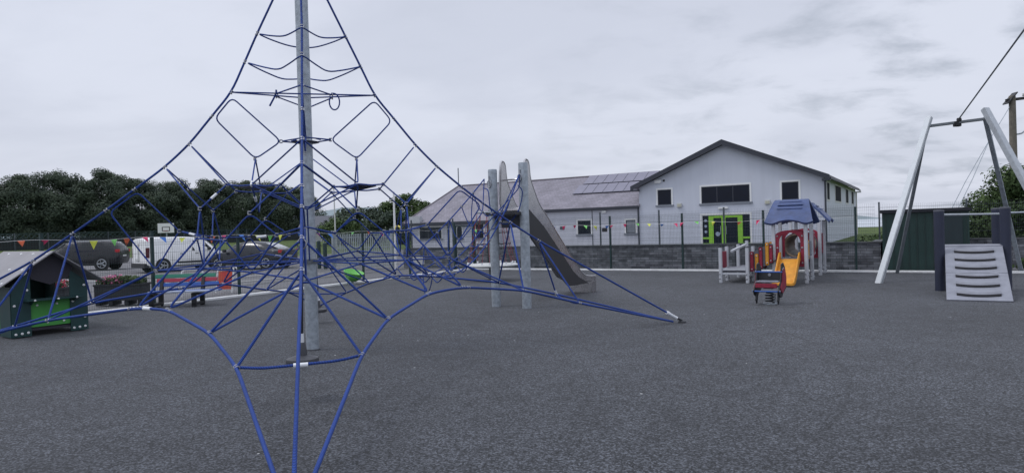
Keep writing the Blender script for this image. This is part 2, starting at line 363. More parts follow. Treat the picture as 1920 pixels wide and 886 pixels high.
gm_grass = ground_mat('field_grass', ((0.035, 0.06, 0.014), (0.1, 0.14, 0.035)), 9, 0.8, 0.05, 0.95, 0.6, 0.05, 0.25)[0]
gm_sea = mat('sea_water', (0.42, 0.46, 0.5), 0.35, 0, 0.06, 0.01)
gm_hill = mat('far_hill', (0.2, 0.25, 0.27), 0.95, 0, 0.25, 0.01)
gm_kerb = mat('pale_concrete', (0.74, 0.75, 0.75), 0.85, 0, 0.12, 3, 0.2, 40)
gm_line = mat('road_paint', (0.6, 0.6, 0.58), 0.7, 0, 0.15, 2)

sheet('grass_field', [(4500 * math.cos(a * PI / 24), 4500 * math.sin(a * PI / 24)) for a in range(48)], -0.03, gm_grass)
def FS(*p): return [FR(s, t) for s, t in p]
sheet('car_park', FS((-70, -40), (-8.6, -40), (-8.6, -0.4), (40, -0.4), (40, 3.2), (6, 3.2), (6, 26), (-12, 26), (-34, 26), (-34, 12), (-70, 12)), -0.02, gm_asph)
sheet('rubber_surface', FS((-8.52, -45), (40, -45), (40, -0.42), (-8.52, -0.42)), 0.0, gm_rubber)
sheet('sea', [(-900, 1200), (2, 900), (60, 118), (140, 95), (900, 120), (4400, 900), (3800, 2600), (-1200, 4400)], 0.02, gm_sea)
k = MB(); k.span((-8.70, -45, -0.05), (-8.52, -0.24, 0.05)); k.span((-8.5199, -0.42, -0.05), (40, -0.24, 0.05))
struct(k.build('kerb', gm_kerb, None, bevel=0.006, loc=(FO.x, FO.y, 0), rz=FA))
k = MB()
for (s, t, dx_, dy_) in [(-14 - 2.5 * i, -5.6, 0.1, 4.8) for i in range(9)] + [(-24, -8.2, 22, 0.1), (-22, 4.5, 24, 0.12)]:
    k.add([(s - dx_ / 2, t - dy_ / 2, 0), (s + dx_ / 2, t - dy_ / 2, 0), (s + dx_ / 2, t + dy_ / 2, 0), (s - dx_ / 2, t + dy_ / 2, 0)], [(0, 1, 2, 3)])
struct(k.build('parking_lines', gm_line, None, loc=(FO.x, FO.y, -0.014), rz=FA))
# far hills beyond the field
k = MB(); hp = []
random.seed(4)
for i in range(33):
    x = -950 + i * 45; y = 1150 + 60 * math.sin(i * 0.7)
    z = 18 + 22 * math.exp(-((x + 360) / 330) ** 2) + 5 * math.sin(i * 0.9) + random.uniform(-1.5, 1.5)
    hp.append((x, y, z))
n_ = len(hp)
k.add([(x, y - 260, -1) for x, y, z in hp] + [(x, y - 90, z * 0.7) for x, y, z in hp] + [(x, y, z) for x, y, z in hp] + [(x, y + 300, -1) for x, y, z in hp],
      [(r * n_ + i, r * n_ + i + 1, (r + 1) * n_ + i + 1, (r + 1) * n_ + i) for r in range(3) for i in range(n_ - 1)])
struct(k.build('hills', gm_hill, None, smooth=True))

# ------------------------------------------------------------------ stone wall
def stone_mat():
    m = bpy.data.materials.new('split_stone'); m.use_nodes = True; t = m.node_tree; b = t.nodes['Principled BSDF']; b.inputs['Roughness'].default_value = 0.9
    co = t.nodes.new('ShaderNodeTexCoord'); sp = t.nodes.new('ShaderNodeSeparateXYZ'); t.links.new(co.outputs['Object'], sp.inputs[0])
    ad = t.nodes.new('ShaderNodeMath'); ad.operation = 'ADD'; t.links.new(sp.outputs[0], ad.inputs[0]); t.links.new(sp.outputs[1], ad.inputs[1])
    cb = t.nodes.new('ShaderNodeCombineXYZ'); t.links.new(ad.outputs[0], cb.inputs[0]); t.links.new(sp.outputs[2], cb.inputs[1])
    br = t.nodes.new('ShaderNodeTexBrick'); br.inputs['Scale'].default_value = 1.0; br.inputs['Brick Width'].default_value = 0.34; br.inputs['Row Height'].default_value = 0.085
    br.inputs['Mortar Size'].default_value = 0.006; br.inputs['Color1'].default_value = (0.20, 0.21, 0.235, 1); br.inputs['Color2'].default_value = (0.07, 0.075, 0.088, 1); br.inputs['Mortar'].default_value = (0.05, 0.05, 0.055, 1)
    br.inputs['Bias'].default_value = -0.1; t.links.new(cb.outputs[0], br.inputs['Vector'])
    n = t.nodes.new('ShaderNodeTexNoise'); n.inputs['Scale'].default_value = 5; n.inputs['Detail'].default_value = 6; t.links.new(co.outputs['Object'], n.inputs['Vector'])
    vr = t.nodes.new('ShaderNodeMapRange'); vr.inputs[1].default_value = .3; vr.inputs[2].default_value = .7; vr.inputs[3].default_value = 0.65; vr.inputs[4].default_value = 1.4; t.links.new(n.outputs[0], vr.inputs[0])
    hs = t.nodes.new('ShaderNodeHueSaturation'); t.links.new(br.outputs[0], hs.inputs['Color']); t.links.new(vr.outputs[0], hs.inputs['Value']); t.links.new(hs.outputs[0], b.inputs['Base Color'])
    bp = t.nodes.new('ShaderNodeBump'); bp.inputs['Strength'].default_value = 0.9; bp.inputs['Distance'].default_value = 0.02; t.links.new(br.outputs[0], bp.inputs['Height']); t.links.new(bp.outputs[0], b.inputs['Normal'])
    return m
m_stone = stone_mat()
m_cop = mat('wall_coping', (0.10, 0.105, 0.115), 0.9, 0, 0.2, 4, 0.3, 30)
wl = thing('stone_wall', 'low dark grey stone block wall carrying a mesh fence, behind the play area', 'wall', FR(0, 0), FA)
k = MB(); k.span((-12.8, 0.55, -0.1), (5.95, 0.77, 0.82)); k.span((5.73, 0.7701, -0.1), (5.95, 2.6, 0.82)); k.span((5.9501, 2.38, -0.1), (32, 2.6, 0.82))
for s in (-12.7, -6.9, 0.95, 1.45, 8.9, 14): k.span((s - .17, (0.50 if s < 5.9 else 2.33), -0.1), (s + .17, (0.548 if s < 5.9 else 2.378), 0.815))
k.build('masonry', m_stone, wl)
k = MB(); k.span((-12.83, 0.52, 0.823), (5.98, 0.80, 0.875)); k.span((5.70, 0.8001, 0.823), (5.98, 2.63, 0.875)); k.span((5.9801, 2.35, 0.823), (32, 2.63, 0.875))
k.build('coping', m_cop, wl, bevel=0.008)
nb = MB(); nb.span((-12.35, 0.515, 0.12), (-11.72, 0.548, 0.5)); nb.build('notice_plate', M['offwhite'], wl)

# ------------------------------------------------------------------ mesh fences
def mesh_panel(L_, z0, z1, step=0.052, wr=0.0020, folds=()):
    k = MB()
    n = int(L_ / step)
    for i in range(1, n + 1):
        x = i * L_ / (n + 1)
        k.add([(x - wr, -wr, z0), (x + wr, -wr, z0), (x, wr * 1.6, z0), (x - wr, -wr, z1), (x + wr, -wr, z1), (x, wr * 1.6, z1)], [(0, 1, 4, 3), (1, 2, 5, 4), (2, 0, 3, 5)])
    z = z0 + 0.02; hz = []
    while z <= z1: hz.append(z); z += 0.2
    for f in folds: hz += [f - 0.05, f + 0.05]
    for z in hz:
        for y in (-2.6 * wr, 2.8 * wr):
            k.span((0.03, y - wr * 1.3, z - wr * 1.3), (L_ - 0.03, y + wr * 1.3, z + wr * 1.3))
    return k
def fence(name, label, segs, z0, z1, pz0, step, mp_, mpost, pw=0.06, plates=True, wr=0.0020):
    t = thing(name, label, 'fence', FR(0, 0), FA)
    cache = {}
    for (s0, t0, s1, t1, n) in segs:
        L_ = math.hypot(s1 - s0, t1 - t0) / n; a = math.atan2(t1 - t0, s1 - s0)
        key = round(L_, 3)
        for i in range(n):
            x = s0 + (s1 - s0) * i / n; y = t0 + (t1 - t0) * i / n
            if key not in cache:
                o = mesh_panel(L_, z0, z1, step, wr, folds=(z0 + 0.25, (z0 + z1) / 2, z1 - 0.15)).build('mesh_panel', mp_, t); cache[key] = o
            else:
                o = cache[key].copy(); col.objects.link(o); o.parent = t
            o.location = (x, y, 0); o.rotation_euler = (0, 0, a)
        for i in range(n + 1):
            x = s0 + (s1 - s0) * i / n; y = t0 + (t1 - t0) * i / n
            if i == n and (s1, t1) != segs[-1][2:4]: continue
            if 'post' not in cache:
                p = MB(); p.box((0, 0, (pz0 + z1 + 0.06) / 2), (pw, pw * 1.0, z1 + 0.06 - pz0)); p.box((0, 0, z1 + 0.065), (pw + .01, pw + .01, 0.012))
                if plates: p.box((0, 0, pz0 + 0.01), (0.16, 0.16, 0.012))
                for zz in (z0 + .25, (z0 + z1) / 2, z1 - .15): p.box((0, -pw / 2 - .008, zz), (0.03, 0.012, 0.05))
                o = p.build('post', mpost, t); cache['post'] = o
            else:
                o = cache['post'].copy(); col.objects.link(o); o.parent = t
            o.location = (x, y + (0.0), 0); o.rotation_euler = (0, 0, a)
    return t
fence('mesh_fence', 'green wire mesh fence standing in front of the dark stone wall', [(-7.98, 0, 5.32, 0, 5)], 0.05, 1.88, 0.0, 0.052, M['fence'], M['fence'])
fence('mesh_fence', 'green wire mesh fence between the playground and the parked cars', [(-8.87, -20.6, -8.87, -1.46, 0 or 8)], 0.05, 1.72, 0.0, 0.052, M['fence'], M['fence'])
fence('mesh_fence', 'grey wire mesh fence fixed along the top of the dark stone wall', [(-12.5, 0.66, 5.84, 0.66, 8), (5.84, 2.49, 25.0, 2.49, 8)], 0.9, 2.04, 0.876, 0.052, M['fencegrey'], M['fencegrey'], 0.05, False, 0.0017)
g = thing('mesh_gate', 'narrow green mesh gate at the corner of the playground fence', 'gate', FR(-8.87, -1.0), FA + R(78))
k = mesh_panel(0.95, 0.1, 1.75, 0.05); k.build('mesh_panel', M['fence'], g)
k = MB(); k.ring([(0, .08), (.95, .08), (.95, 1.78), (0, 1.78)], [(.04, .12), (.91, .12), (.91, 1.74), (.04, 1.74)], 1, -.02, .02); k.build('gate_frame', M['fence'], g)
k = MB(); k.box((-.06, 0, .95), (.07, .07, 1.9)); k.build('post', M['fence'], g)
k = MB(); k.box((1.02, 0, .95), (.07, .07, 1.9)); k.build('post', M['fence'], g)

# ------------------------------------------------------------------ buildings
def render_mat(name, c):
    m = mat(name, c, 0.9, 0, 0.035, 1.3, 0.25, 30, 0.2, stretch=(1.6, 1.6, 0.16)); return m
m_wall = render_mat('grey_render', (0.56, 0.59, 0.665))
m_wall2 = render_mat('grey_render_low', (0.57, 0.585, 0.65))
m_plinth = render_mat('render_plinth', (0.36, 0.38, 0.42))
def slate_mat():
    m = bpy.data.materials.new('roof_slates'); m.use_nodes = True; t = m.node_tree; b = t.nodes['Principled BSDF']; b.inputs['Roughness'].default_value = 0.62
    co = t.nodes.new('ShaderNodeTexCoord')
    br = t.nodes.new('ShaderNodeTexBrick'); br.inputs['Scale'].default_value = 1.0; br.inputs['Brick Width'].default_value = 0.3; br.inputs['Row Height'].default_value = 0.21
    br.inputs['Mortar Size'].default_value = 0.008; br.inputs['Color1'].default_value = (0.225, 0.21, 0.25, 1); br.inputs['Color2'].default_value = (0.17, 0.16, 0.19, 1); br.inputs['Mortar'].default_value = (0.09, 0.085, 0.1, 1)
    t.links.new(co.outputs['Object'], br.inputs['Vector'])
    n = t.nodes.new('ShaderNodeTexNoise'); n.inputs['Scale'].default_value = 0.6; n.inputs['Detail'].default_value = 6; t.links.new(co.outputs['Object'], n.inputs['Vector'])
    vr = t.nodes.new('ShaderNodeMapRange'); vr.inputs[1].default_value = .3; vr.inputs[2].default_value = .7; vr.inputs[3].default_value = 0.82; vr.inputs[4].default_value = 1.18; t.links.new(n.outputs[0], vr.inputs[0])
    hs = t.nodes.new('ShaderNodeHueSaturation'); t.links.new(br.outputs[0], hs.inputs['Color']); t.links.new(vr.outputs[0], hs.inputs['Value']); t.links.new(hs.outputs[0], b.inputs['Base Color'])
    return m
m_slate = slate_mat()
m_solar = mat('solar_cells', (0.19, 0.185, 0.24), 0.5, 0, 0.1, 1.5)
m_sill = mat('concrete_sill', (0.22, 0.24, 0.28), 0.8)
T0 = 26.1
hall = thing('village_hall', 'light grey gabled community hall with dark fascia and lime green entrance doors', 'building', FR(0, T0), FA)
k = MB(); k.prism([(-11.28, -0.1), (1.6, -0.1), (1.6, 4.42), (-4.84, 7.12), (-11.28, 4.42)], 1, 0.0, 25.0)
k.build('wall', m_wall, hall)
# roof slabs and fascia
rf = MB(); pk = (-4.9, 7.42)
for sx, ex in ((-11.75, 4.50), (1.95, 4.50)):
    rf.prism([(sx, ex), pk, (pk[0], pk[1] - .16), (sx, ex - .16)], 1, -0.42, 25.3)
rfo = rf.build('roof', m_slate, hall)
k = MB()
for sx, ex in ((-11.78, 4.52), (1.98, 4.52)):
    k.prism([(sx, ex), (pk[0], pk[1] + .03), (pk[0], pk[1] - .36), (sx, ex - .34)], 1, -0.47, -0.425)
k.span((-11.8, -0.46, 4.14), (-11.2, 0.0, 4.26)); k.span((1.5, -0.46, 4.14), (2.0, 0.0, 4.26))
k.build('fascia', M['trim'], hall)
k = MB(); k.span((1.97, -0.40, 4.24), (2.07, 25.3, 4.35)); k.build('gutter', M['trim'], hall)
k = MB(); k.cyl((1.66, -0.05, 0), (1.66, -0.05, 4.2), 0.06); k.build('downpipe', M['trim'], hall)
k = MB(); k.span((1.6, 24.7, 4.1), (2.1, 25.2, 4.2)); k.cyl((1.68, 24.9, 0), (1.68, 24.9, 4.2), 0.06); k.build('downpipe', M['offwhite'], hall)

def window(parent, x0, x1, z0, z1, y=0.0, muntins=(), arch=False, fr=0.12, gm=None, sill=True):
    # surround (white band), dark frame, glass, sill; facade faces -y
    w_ = MB()
    if arch:
        def ar(a, b, zz0, zz1, inset=0):
            c_ = (a + b) / 2; r_ = (b - a) / 2
            return [(a, zz0), (b, zz0)] + [(c_ + r_ * math.cos(q * PI / 8), zz1 - r_ + r_ * math.sin(q * PI / 8)) for q in range(0, 9)]
        w_.ring(ar(x0 - fr, x1 + fr, z0 - .001, z1 + fr), ar(x0, x1, z0, z1), 1, y - .03, y + .03)
    else:
        w_.ring([(x0 - fr, z0 - .001), (x1 + fr, z0 - .001), (x1 + fr, z1 + fr), (x0 - fr, z1 + fr)], [(x0, z0), (x1, z0), (x1, z1), (x0, z1)], 1, y - .03, y + .03)
    wo = w_.build('window', M['white'], parent)
    f = MB(); e = .06
    f.ring([(x0 + .001, z0 + .001), (x1 - .001, z0 + .001), (x1 - .001, z1 - .001), (x0 + .001, z1 - .001)], [(x0 + e, z0 + e), (x1 - e, z0 + e), (x1 - e, z1 - e), (x0 + e, z1 - e)], 1, y - .02, y + .05)
    for q in muntins: f.span((x0 + (x1 - x0) * q - .03, y - .018, z0 + e), (x0 + (x1 - x0) * q + .03, y + .05, z1 - e))
    f.build('frame', M['trim'], wo)
    p = MB(); p.span((x0 + .03, y - .006, z0 + .03), (x1 - .03, y + .02, z1 - .03)); p.build('pane', gm or M['glass'], wo)
    if sill:
        s_ = MB(); s_.span((x0 - fr - .05, y - .1, z0 - .12), (x1 + fr + .05, y + .02, z0 - .003)); s_.build('sill', m_sill, wo, bevel=.01)
    return wo
m_curt = mat('net_curtain', (0.2, 0.22, 0.25), 0.3, 0, 0.2, 3)
window(hall, -9.8, -8.76, 3.02, 4.16)
window(hall, -6.53, -3.16, 2.99, 4.2, muntins=(.33, .66))
window(hall, -1.05, 0.02, 3.0, 4.2)
# entrance
dr = MB(); x0, x1, z1 = -6.52, -3.19, 2.13
dr.ring([(x0 - .14, -0.05), (x1 + .14, -0.05), (x1 + .14, z1 + .14), (x0 - .14, z1 + .14)], [(x0, -0.04), (x1, -0.04), (x1, z1), (x0, z1)], 1, -.03, .03)
do = dr.build('door_surround', M['white'], hall)
k = MB(); k.span((x0 + .02, -.006, 0), (x1 - .02, .02, z1 - .02)); k.build('pane', M['glass'], do)
k = MB()
xs = [(-6.05, -5.72), (-5.14, -4.86), (-4.02, -3.68)]
for a, b in xs: k.span((a, -.06, 0), (b, .01, 2.05))
k.span((-6.05, -.062, 1.93), (-3.68, .012, 2.07)); k.span((-6.5, -.05, .42), (-6.051, .01, .56)); k.span((-3.679, -.05, .42), (-3.21, .01, .56))
k.span((-6.5, -.05, 0), (-6.051, .01, .12)); k.span((-3.679, -.05, 0), (-3.21, .01, .12))
k.build('door_frame', M['lime'], do)
k = MB()
for zz in (1.75, 1.35, .95): k.cyl((-6.28, -.012, zz), (-6.28, -.008, zz), .1, n=14)
k.cyl((-5.43, -.012, .78), (-5.43, -.008, .78), .16, n=16)
k.build('door_sticker', mat('pale_sticker', (0.32, 0.38, 0.5), 0.5), do)
k = MB(); k.cyl((-5.2, -.1, .75), (-5.2, -.1, 1.35), .02); k.cyl((-4.8, -.1, .75), (-4.8, -.1, 1.35), .02); k.build('handle', M['galv'], do)
for x, z, w_, h_, mm_ in ((-8.15, 2.95, .36, .3, 'offwhite'), (-1.98, 2.9, .36, .3, 'offwhite'), (-5.0, 2.62, .7, .13, 'white'), (-9.75, 4.78, .5, .26, 'white')):
    k = MB(); k.span((x - w_ / 2, -.14, z - h_ / 2), (x + w_ / 2, -.002, z + h_ / 2)); o = k.build('wall_light' if z < 4 else 'alarm_box', M[mm_], hall, bevel=.02)
    if w_ == .36: k = MB(); k.span((x - .13, -.15, z - .11), (x + .13, -.142, z + .07)); k.build('diffuser', mat('lamp_lens', (.45, .45, .36), .4), o)
k = MB(); k.dome((-9.3, -.01, 4.83), .09, (0, -1, 0), 10); k.build('camera_dome', M['black'], hall)
# right flank windows (plane s = 1.6, facing +s)
sw = [(1.3, 1.5, 2.95, 4.1), (6.5, 4.2, 2.95, 4.1), (14.8, 2.3, 2.95, 4.1), (20.4, 2.1, 2.95, 4.1)]
for (t, wd, z0, z1) in sw:
    k = MB(); k.ring([(t - .12, z0 - .1), (t + wd + .12, z0 - .1), (t + wd + .12, z1 + .1), (t - .12, z1 + .1)], [(t, z0), (t + wd, z0), (t + wd, z1), (t, z1)], 0, 1.58, 1.63)
    wo = k.build('window', M['offwhite'], hall)
    k = MB(); k.span((1.59, t + .01, z0 + .01), (1.61, t + wd - .01, z1 - .01)); k.build('pane', mat('matte_dark_pane', (.012, .014, .022), .7, 0, .2, 1, spec=.05), wo)  # dark matte panes, so the glass does not mirror sky at grazing angles

low = thing('hall_wing', 'long low grey wing with hipped slate roof and solar panels, left of the gabled hall', 'building', FR(0, T0), FA)
k = MB(); k.span((-31.6, .05, -.1), (-11.29, 10.0, 3.0)); k.build('wall', m_wall2, low)
k = MB(); k.span((-32.7, -1.1, -.1), (-23.7, .049, 2.24)); k.build('wall', m_wall2, low)
k = MB(); k.span((-15.25, .03, 0), (-15.2, .049, 3.0)); k.cyl((-11.35, -.06, 0), (-11.35, -.06, 3.0), .055); k.build('downpipe', M['trim'], low)
# roof: front slope continues down over the projecting left part
def zf(t): return 3.1 + .554 * (t + 0.15)
RZ = 5.9; rt = (RZ - 3.1) / .554 - .15
k = MB()
th = .1
ev, ev2 = -.2, -1.5
V = [(-11.2, ev, zf(ev)), (-23.5, ev, zf(ev)), (-23.5, ev2, zf(ev2)), (-33.4, ev2, zf(ev2)), (-33.4, 11.6, zf(ev2)), (-11.2, 11.6, zf(ev2)), (-11.2, rt, RZ), (-31.6, rt, RZ)]
k.add(V, [(0, 1, 2, 3, 7, 6), (3, 4, 7), (4, 5, 6, 7)])
k.add([(x, y, z - th) for x, y, z in V], [(0, 6, 7, 3, 2, 1), (3, 7, 4), (4, 7, 6, 5)])
k.add([V[0], V[1], (V[1][0], V[1][1], V[1][2] - th), (V[0][0], V[0][1], V[0][2] - th)], [(0, 3, 2, 1)])
ro = k.build('roof', m_slate, low)
k = MB(); k.span((-23.5, ev - .06, zf(ev) - .2), (-11.3, ev + .0, zf(ev) - .02)); k.span((-33.45, ev2 - .06, zf(ev2) - .22), (-23.5, ev2, zf(ev2) - .02)); k.span((-23.53, ev2, zf(ev2) - .2), (-23.47, ev, zf(ev2) - .02))
k.span((-23.5, ev, zf(ev) - .22), (-11.3, .05, zf(ev) - .17)); k.span((-33.4, ev2, zf(ev2) - .26), (-23.5, -1.1, zf(ev2) - .22))
k.build('fascia', M['trim'], low)
k = MB(); k.tube([(-31.6, rt, RZ + .03), (-11.2, rt, RZ + .03)], .07, 8); k.tube([(-33.4, ev2, zf(ev2) + .03), (-31.6, rt, RZ + .03)], .06, 8)
k.build('ridge_cap', mat('ridge_tile', (.16, .145, .165), .7), low)
# solar panels lie on the slope
sa = math.atan(.554)
sp_ = None
for i in range(8):
    for j in range(2):
        cx = -17.55 + i * .90; tt = 1.9 + j * 1.55 + .7
        k = MB(); k.box((0, 0, .0), (.87, 1.62, .05)); o = k.build('solar_panel', M['greyd'], low); o.location = (cx + .26 * j + .2, tt, zf(tt) + .09); o.rotation_euler = (sa, 0, 0)
        k = MB(); k.box((0, 0, .027), (.85, 1.60, .004)); k.build('solar_cell', m_solar, o)
window(low, -16.5, -15.35, .98, 2.07, .05)
window(low, -12.4, -11.62, .98, 1.98, .05, gm=m_curt)
window(low, -31.75, -29.3, .9, 1.93, -1.1, muntins=(.4,))
window(low, -27.6, -27.05, .9, 1.95, -1.1, arch=True, fr=.1)
window(low, -25.6, -24.8, .85, 2.05, -1.1)
k = MB(); k.span((-18.1, .02, 1.4), (-17.7, .045, 1.66)); k.build('meter_box', M['fencegrey'], low)
k = MB(); k.span((-14.35, -.1, 2.6), (-14.0, .045, 2.8)); k.build('wall_light', M['white'], low, bevel=.02)
k = MB(); k.span((-32.6, -1.5, 1.95), (-31.4, -1.105, 2.95)); k.build('wall_panel', mat('pale_render', (.42, .44, .47), .85), low)
k = MB(); k.cyl((-31.8, 5.2, 5.7), (-31.8, 5.2, 7.7), .05); k.build('aerial', M['galv_dark'], low)

shed = thing('metal_shed', 'dark green metal storage shed behind the swing frame', 'shed', FR(0, 0), FA)
k = MB(); k.span((6.02, .12, 0), (8.18, 2.1, 1.72)); 
k.build('body', mat('shed_green', (.012, .038, .034), .5, 0, .12, 3), shed)
k = MB()
for i in range(11): k.span((6.1 + i * .2, .105, .02), (6.115 + i * .2, .12, 1.7))
k.build('cladding_rib', mat('shed_rib', (.018, .036, .034), .5), shed)
k = MB(); k.span((5.97, .05, 1.721), (8.24, 2.16, 1.82)); k.build('roof', mat('shed_roof', (.012, .014, .022), .5), shed, bevel=.01)
k = MB(); k.span((7.42, .088, .05), (8.02, .104, 1.68)); d_ = k.build('door', mat('shed_door', (.016, .03, .036), .45), shed)
k = MB(); k.span((7.5, .06, .95), (7.54, .087, 1.12)); k.build('handle', M['galv'], d_)

# distant buildings
def far_house(s0, t0, W, D, H, RH, label, name='far_house', rz=0, cw=(.4, .41, .42), cr=(.1, .105, .125)):
    h_ = thing(name, label, 'house', (s0, t0, 0), rz)
    k = MB(); k.prism([(-W / 2, -.1), (W / 2, -.1), (W / 2, H), (-W / 2, H)], 1, 0, D); k.build('wall', mat('far_wall_%d' % int(W * 10), cw, .9), h_)
    k = MB(); k.prism([(-.5, H), (D + .5, H), (D / 2, H + RH)], 0, -W / 2 - .4, W / 2 + .4); k.build('roof', mat('far_roof', cr, .8), h_)
    for i in range(3):
        k = MB(); x = -W / 3 + i * W / 3; k.span((x - .6, -.03, 1), (x + .6, -.005, 2.2)); k.build('window', M['glass'], h_)
far_house(-41, 150, 12, 8, 3.2, 2.6, 'distant house with dark grey roof beyond the field, just right of the mast')
far_house(-36, 210, 16, 9, 3.4, 3.0, 'farther pale bungalow with grey roof beyond the field, right of the darker house', cw=(.6, .6, .58), cr=(.2, .21, .24))
NET = {'E1_R': (-2.260,9.531,4.368), 'E1_B': (-2.962,9.940,4.344), 'E1_L': (-3.393,9.226,4.359), 'E1_F': (-2.656,8.817,4.309), 'E2_R': (-2.073,9.577,3.954), 'E2_B': (-3.011,10.113,3.939), 'E2_L': (-3.555,9.178,3.967), 'E2_F': (-2.615,8.641,3.902), 'E3_R': (-1.899,9.623,3.551), 'E3_B': (-3.059,10.286,3.522), 'E3_L': (-3.730,9.129,3.551), 'E3_F': (-2.574,8.466,3.476), 'E4_R': (-1.640,9.691,3.220), 'E4_B': (-3.130,10.542,3.222), 'E4_L': (-3.977,9.058,3.223), 'E4_F': (-2.503,8.207,3.122), 'E5_R': (-1.357,9.766,2.847), 'E5_B': (-3.207,10.821,2.848), 'E5_L': (-4.253,8.981,2.850), 'E5_F': (-2.430,7.926,2.726), 'E6_R': (-1.066,9.845,2.537), 'E6_B': (-3.287,11.113,2.542), 'E6_L': (-4.549,8.901,2.547), 'E6_F': (-2.351,7.632,2.408), 'E7_R': (-0.717,9.940,2.229), 'E7_B': (-3.384,11.466,2.244), 'E7_L': (-4.907,8.804,2.256), 'E7_F': (-2.251,7.277,2.123), 'E8_R': (-0.413,10.025,1.987), 'E8_B': (-3.471,11.782,1.990), 'E8_L': (-5.233,8.717,1.992), 'E8_F': (-2.161,6.959,1.886), 'E9_R': (-0.018,10.128,1.691), 'E9_B': (-3.575,12.165,1.697), 'E9_L': (-5.610,8.612,1.701), 'E9_F': (-2.053,6.575,1.569), 'E10_R': (0.403,10.244,1.404), 'E10_B': (-3.692,12.594,1.385), 'E10_L': (-6.044,8.495,1.372), 'E10_F': (-1.930,6.145,1.279), 'AU_R': (2.704,10.866,0.030), 'AU_B': (-4.317,14.891,0.030), 'AU_L': (-8.343,7.870,0.030), 'AU_F': (-1.321,3.844,0.030), 'AB_R': (2.547,10.823,0.030), 'AB_B': (-4.274,14.734,0.030), 'AB_L': (-8.185,7.913,0.030), 'AB_F': (-1.364,4.002,0.030), 'P_R': (-2.500,9.462,2.918), 'P_B': (-2.899,9.694,2.905), 'P_L': (-3.137,9.289,2.892), 'P_F': (-2.726,9.057,2.905), 'Q_R': (-2.162,9.551,2.648), 'Q_B': (-2.990,10.024,2.649), 'Q_L': (-3.463,9.198,2.650), 'Q_F': (-2.637,8.724,2.649), 'V_R': (-2.191,9.542,1.930), 'V_B': (-2.984,9.997,1.930), 'V_L': (-3.439,9.203,1.930), 'V_F': (-2.646,8.749,1.930), 'Y_R': (-1.227,9.803,1.693), 'Y_B': (-3.248,10.962,1.696), 'Y_L': (-4.409,8.940,1.698), 'Y_F': (-2.385,7.780,1.696), 'U_R': (-0.940,9.880,1.200), 'U_B': (-3.328,11.251,1.148), 'U_L': (-4.696,8.860,1.188), 'U_F': (-2.303,7.489,1.089), 'O_R+': (-1.754,9.326,2.266), 'O_R-': (-1.927,9.941,2.241), 'O_B+': (-2.768,10.417,2.240), 'O_B-': (-3.383,10.250,2.240), 'O_L+': (-3.702,8.805,2.283), 'O_L-': (-3.830,9.420,2.238), 'O_F+': (-2.230,8.496,2.192), 'O_F-': (-2.837,8.329,2.226), 'T_R+': (-1.410,9.096,1.975), 'T_R-': (-1.685,10.329,1.971), 'T_B+': (-2.508,10.794,1.856), 'T_B-': (-3.812,10.460,1.865), 'T_L+': (-3.881,8.415,1.964), 'T_L-': (-4.260,9.648,1.989), 'T_F+': (-1.883,8.284,1.881), 'T_F-': (-3.083,7.949,1.876), 'S1_R+': (-1.474,9.388,1.607), 'S1_R-': (-1.649,10.035,1.607), 'S1_B+': (-2.833,10.713,1.607), 'S1_B-': (-3.480,10.538,1.607), 'S1_L+': (-3.983,8.708,1.607), 'S1_L-': (-4.158,9.354,1.607), 'S1_F+': (-2.153,8.204,1.607), 'S1_F-': (-2.799,8.029,1.607), 'S2_R+': (-1.344,8.819,1.621), 'S2_R-': (-1.825,10.592,1.594), 'S2_B+': (-2.264,10.843,1.594), 'S2_B-': (-4.037,10.363,1.594), 'S2_L+': (-3.808,8.151,1.594), 'S2_L-': (-4.288,9.923,1.594), 'S2_F+': (-1.589,8.380,1.609), 'S2_F-': (-3.362,7.899,1.558), 'K_R+': (-1.422,9.064,1.221), 'K_R-': (-1.726,10.340,1.244), 'K_B+': (-2.477,10.766,1.318), 'K_B-': (-3.874,10.420,1.330), 'K_L+': (-3.847,8.401,1.217), 'K_L-': (-4.213,9.676,1.237), 'K_F+': (-1.880,8.321,1.223), 'K_F-': (-3.086,7.975,1.176), 'a1_R+': (0.962,9.857,0.480), 'a1_R-': (0.685,10.850,0.524), 'a1_B+': (-3.256,13.136,0.451), 'a1_B-': (-4.301,12.867,0.515), 'a1_L+': (-6.318,7.887,0.515), 'a1_L-': (-6.589,8.879,0.510), 'a1_F+': (-1.343,5.870,0.538), 'a1_F-': (-2.323,5.600,0.515), 'a2_R+': (0.140,9.316,0.742), 'a2_R-': (-0.239,10.940,0.734), 'a2_B+': (-2.644,12.389,0.680), 'a2_B-': (-4.388,11.949,0.645), 'a2_L+': (-5.401,7.798,0.700), 'a2_L-': (-5.897,9.421,0.740), 'a2_F+': (-1.277,6.789,0.730), 'a2_F-': (-2.878,6.348,0.701), 'a3_R+': (-0.638,8.500,0.880), 'a3_R-': (-1.397,11.209,0.856), 'a3_B+': (-1.981,11.525,0.858), 'a3_B-': (-4.657,10.790,0.856), 'a3_L+': (-4.215,7.530,0.838), 'a3_L-': (-4.973,10.239,0.856), 'a3_F+': (-0.995,7.949,0.869), 'a3_F-': (-3.713,7.214,0.843), 'D_RF': (-2.010,8.904,2.250), 'D_RB': (-2.355,10.178,2.250), 'D_LB': (-3.629,9.832,2.250), 'D_LF': (-3.284,8.558,2.250)}
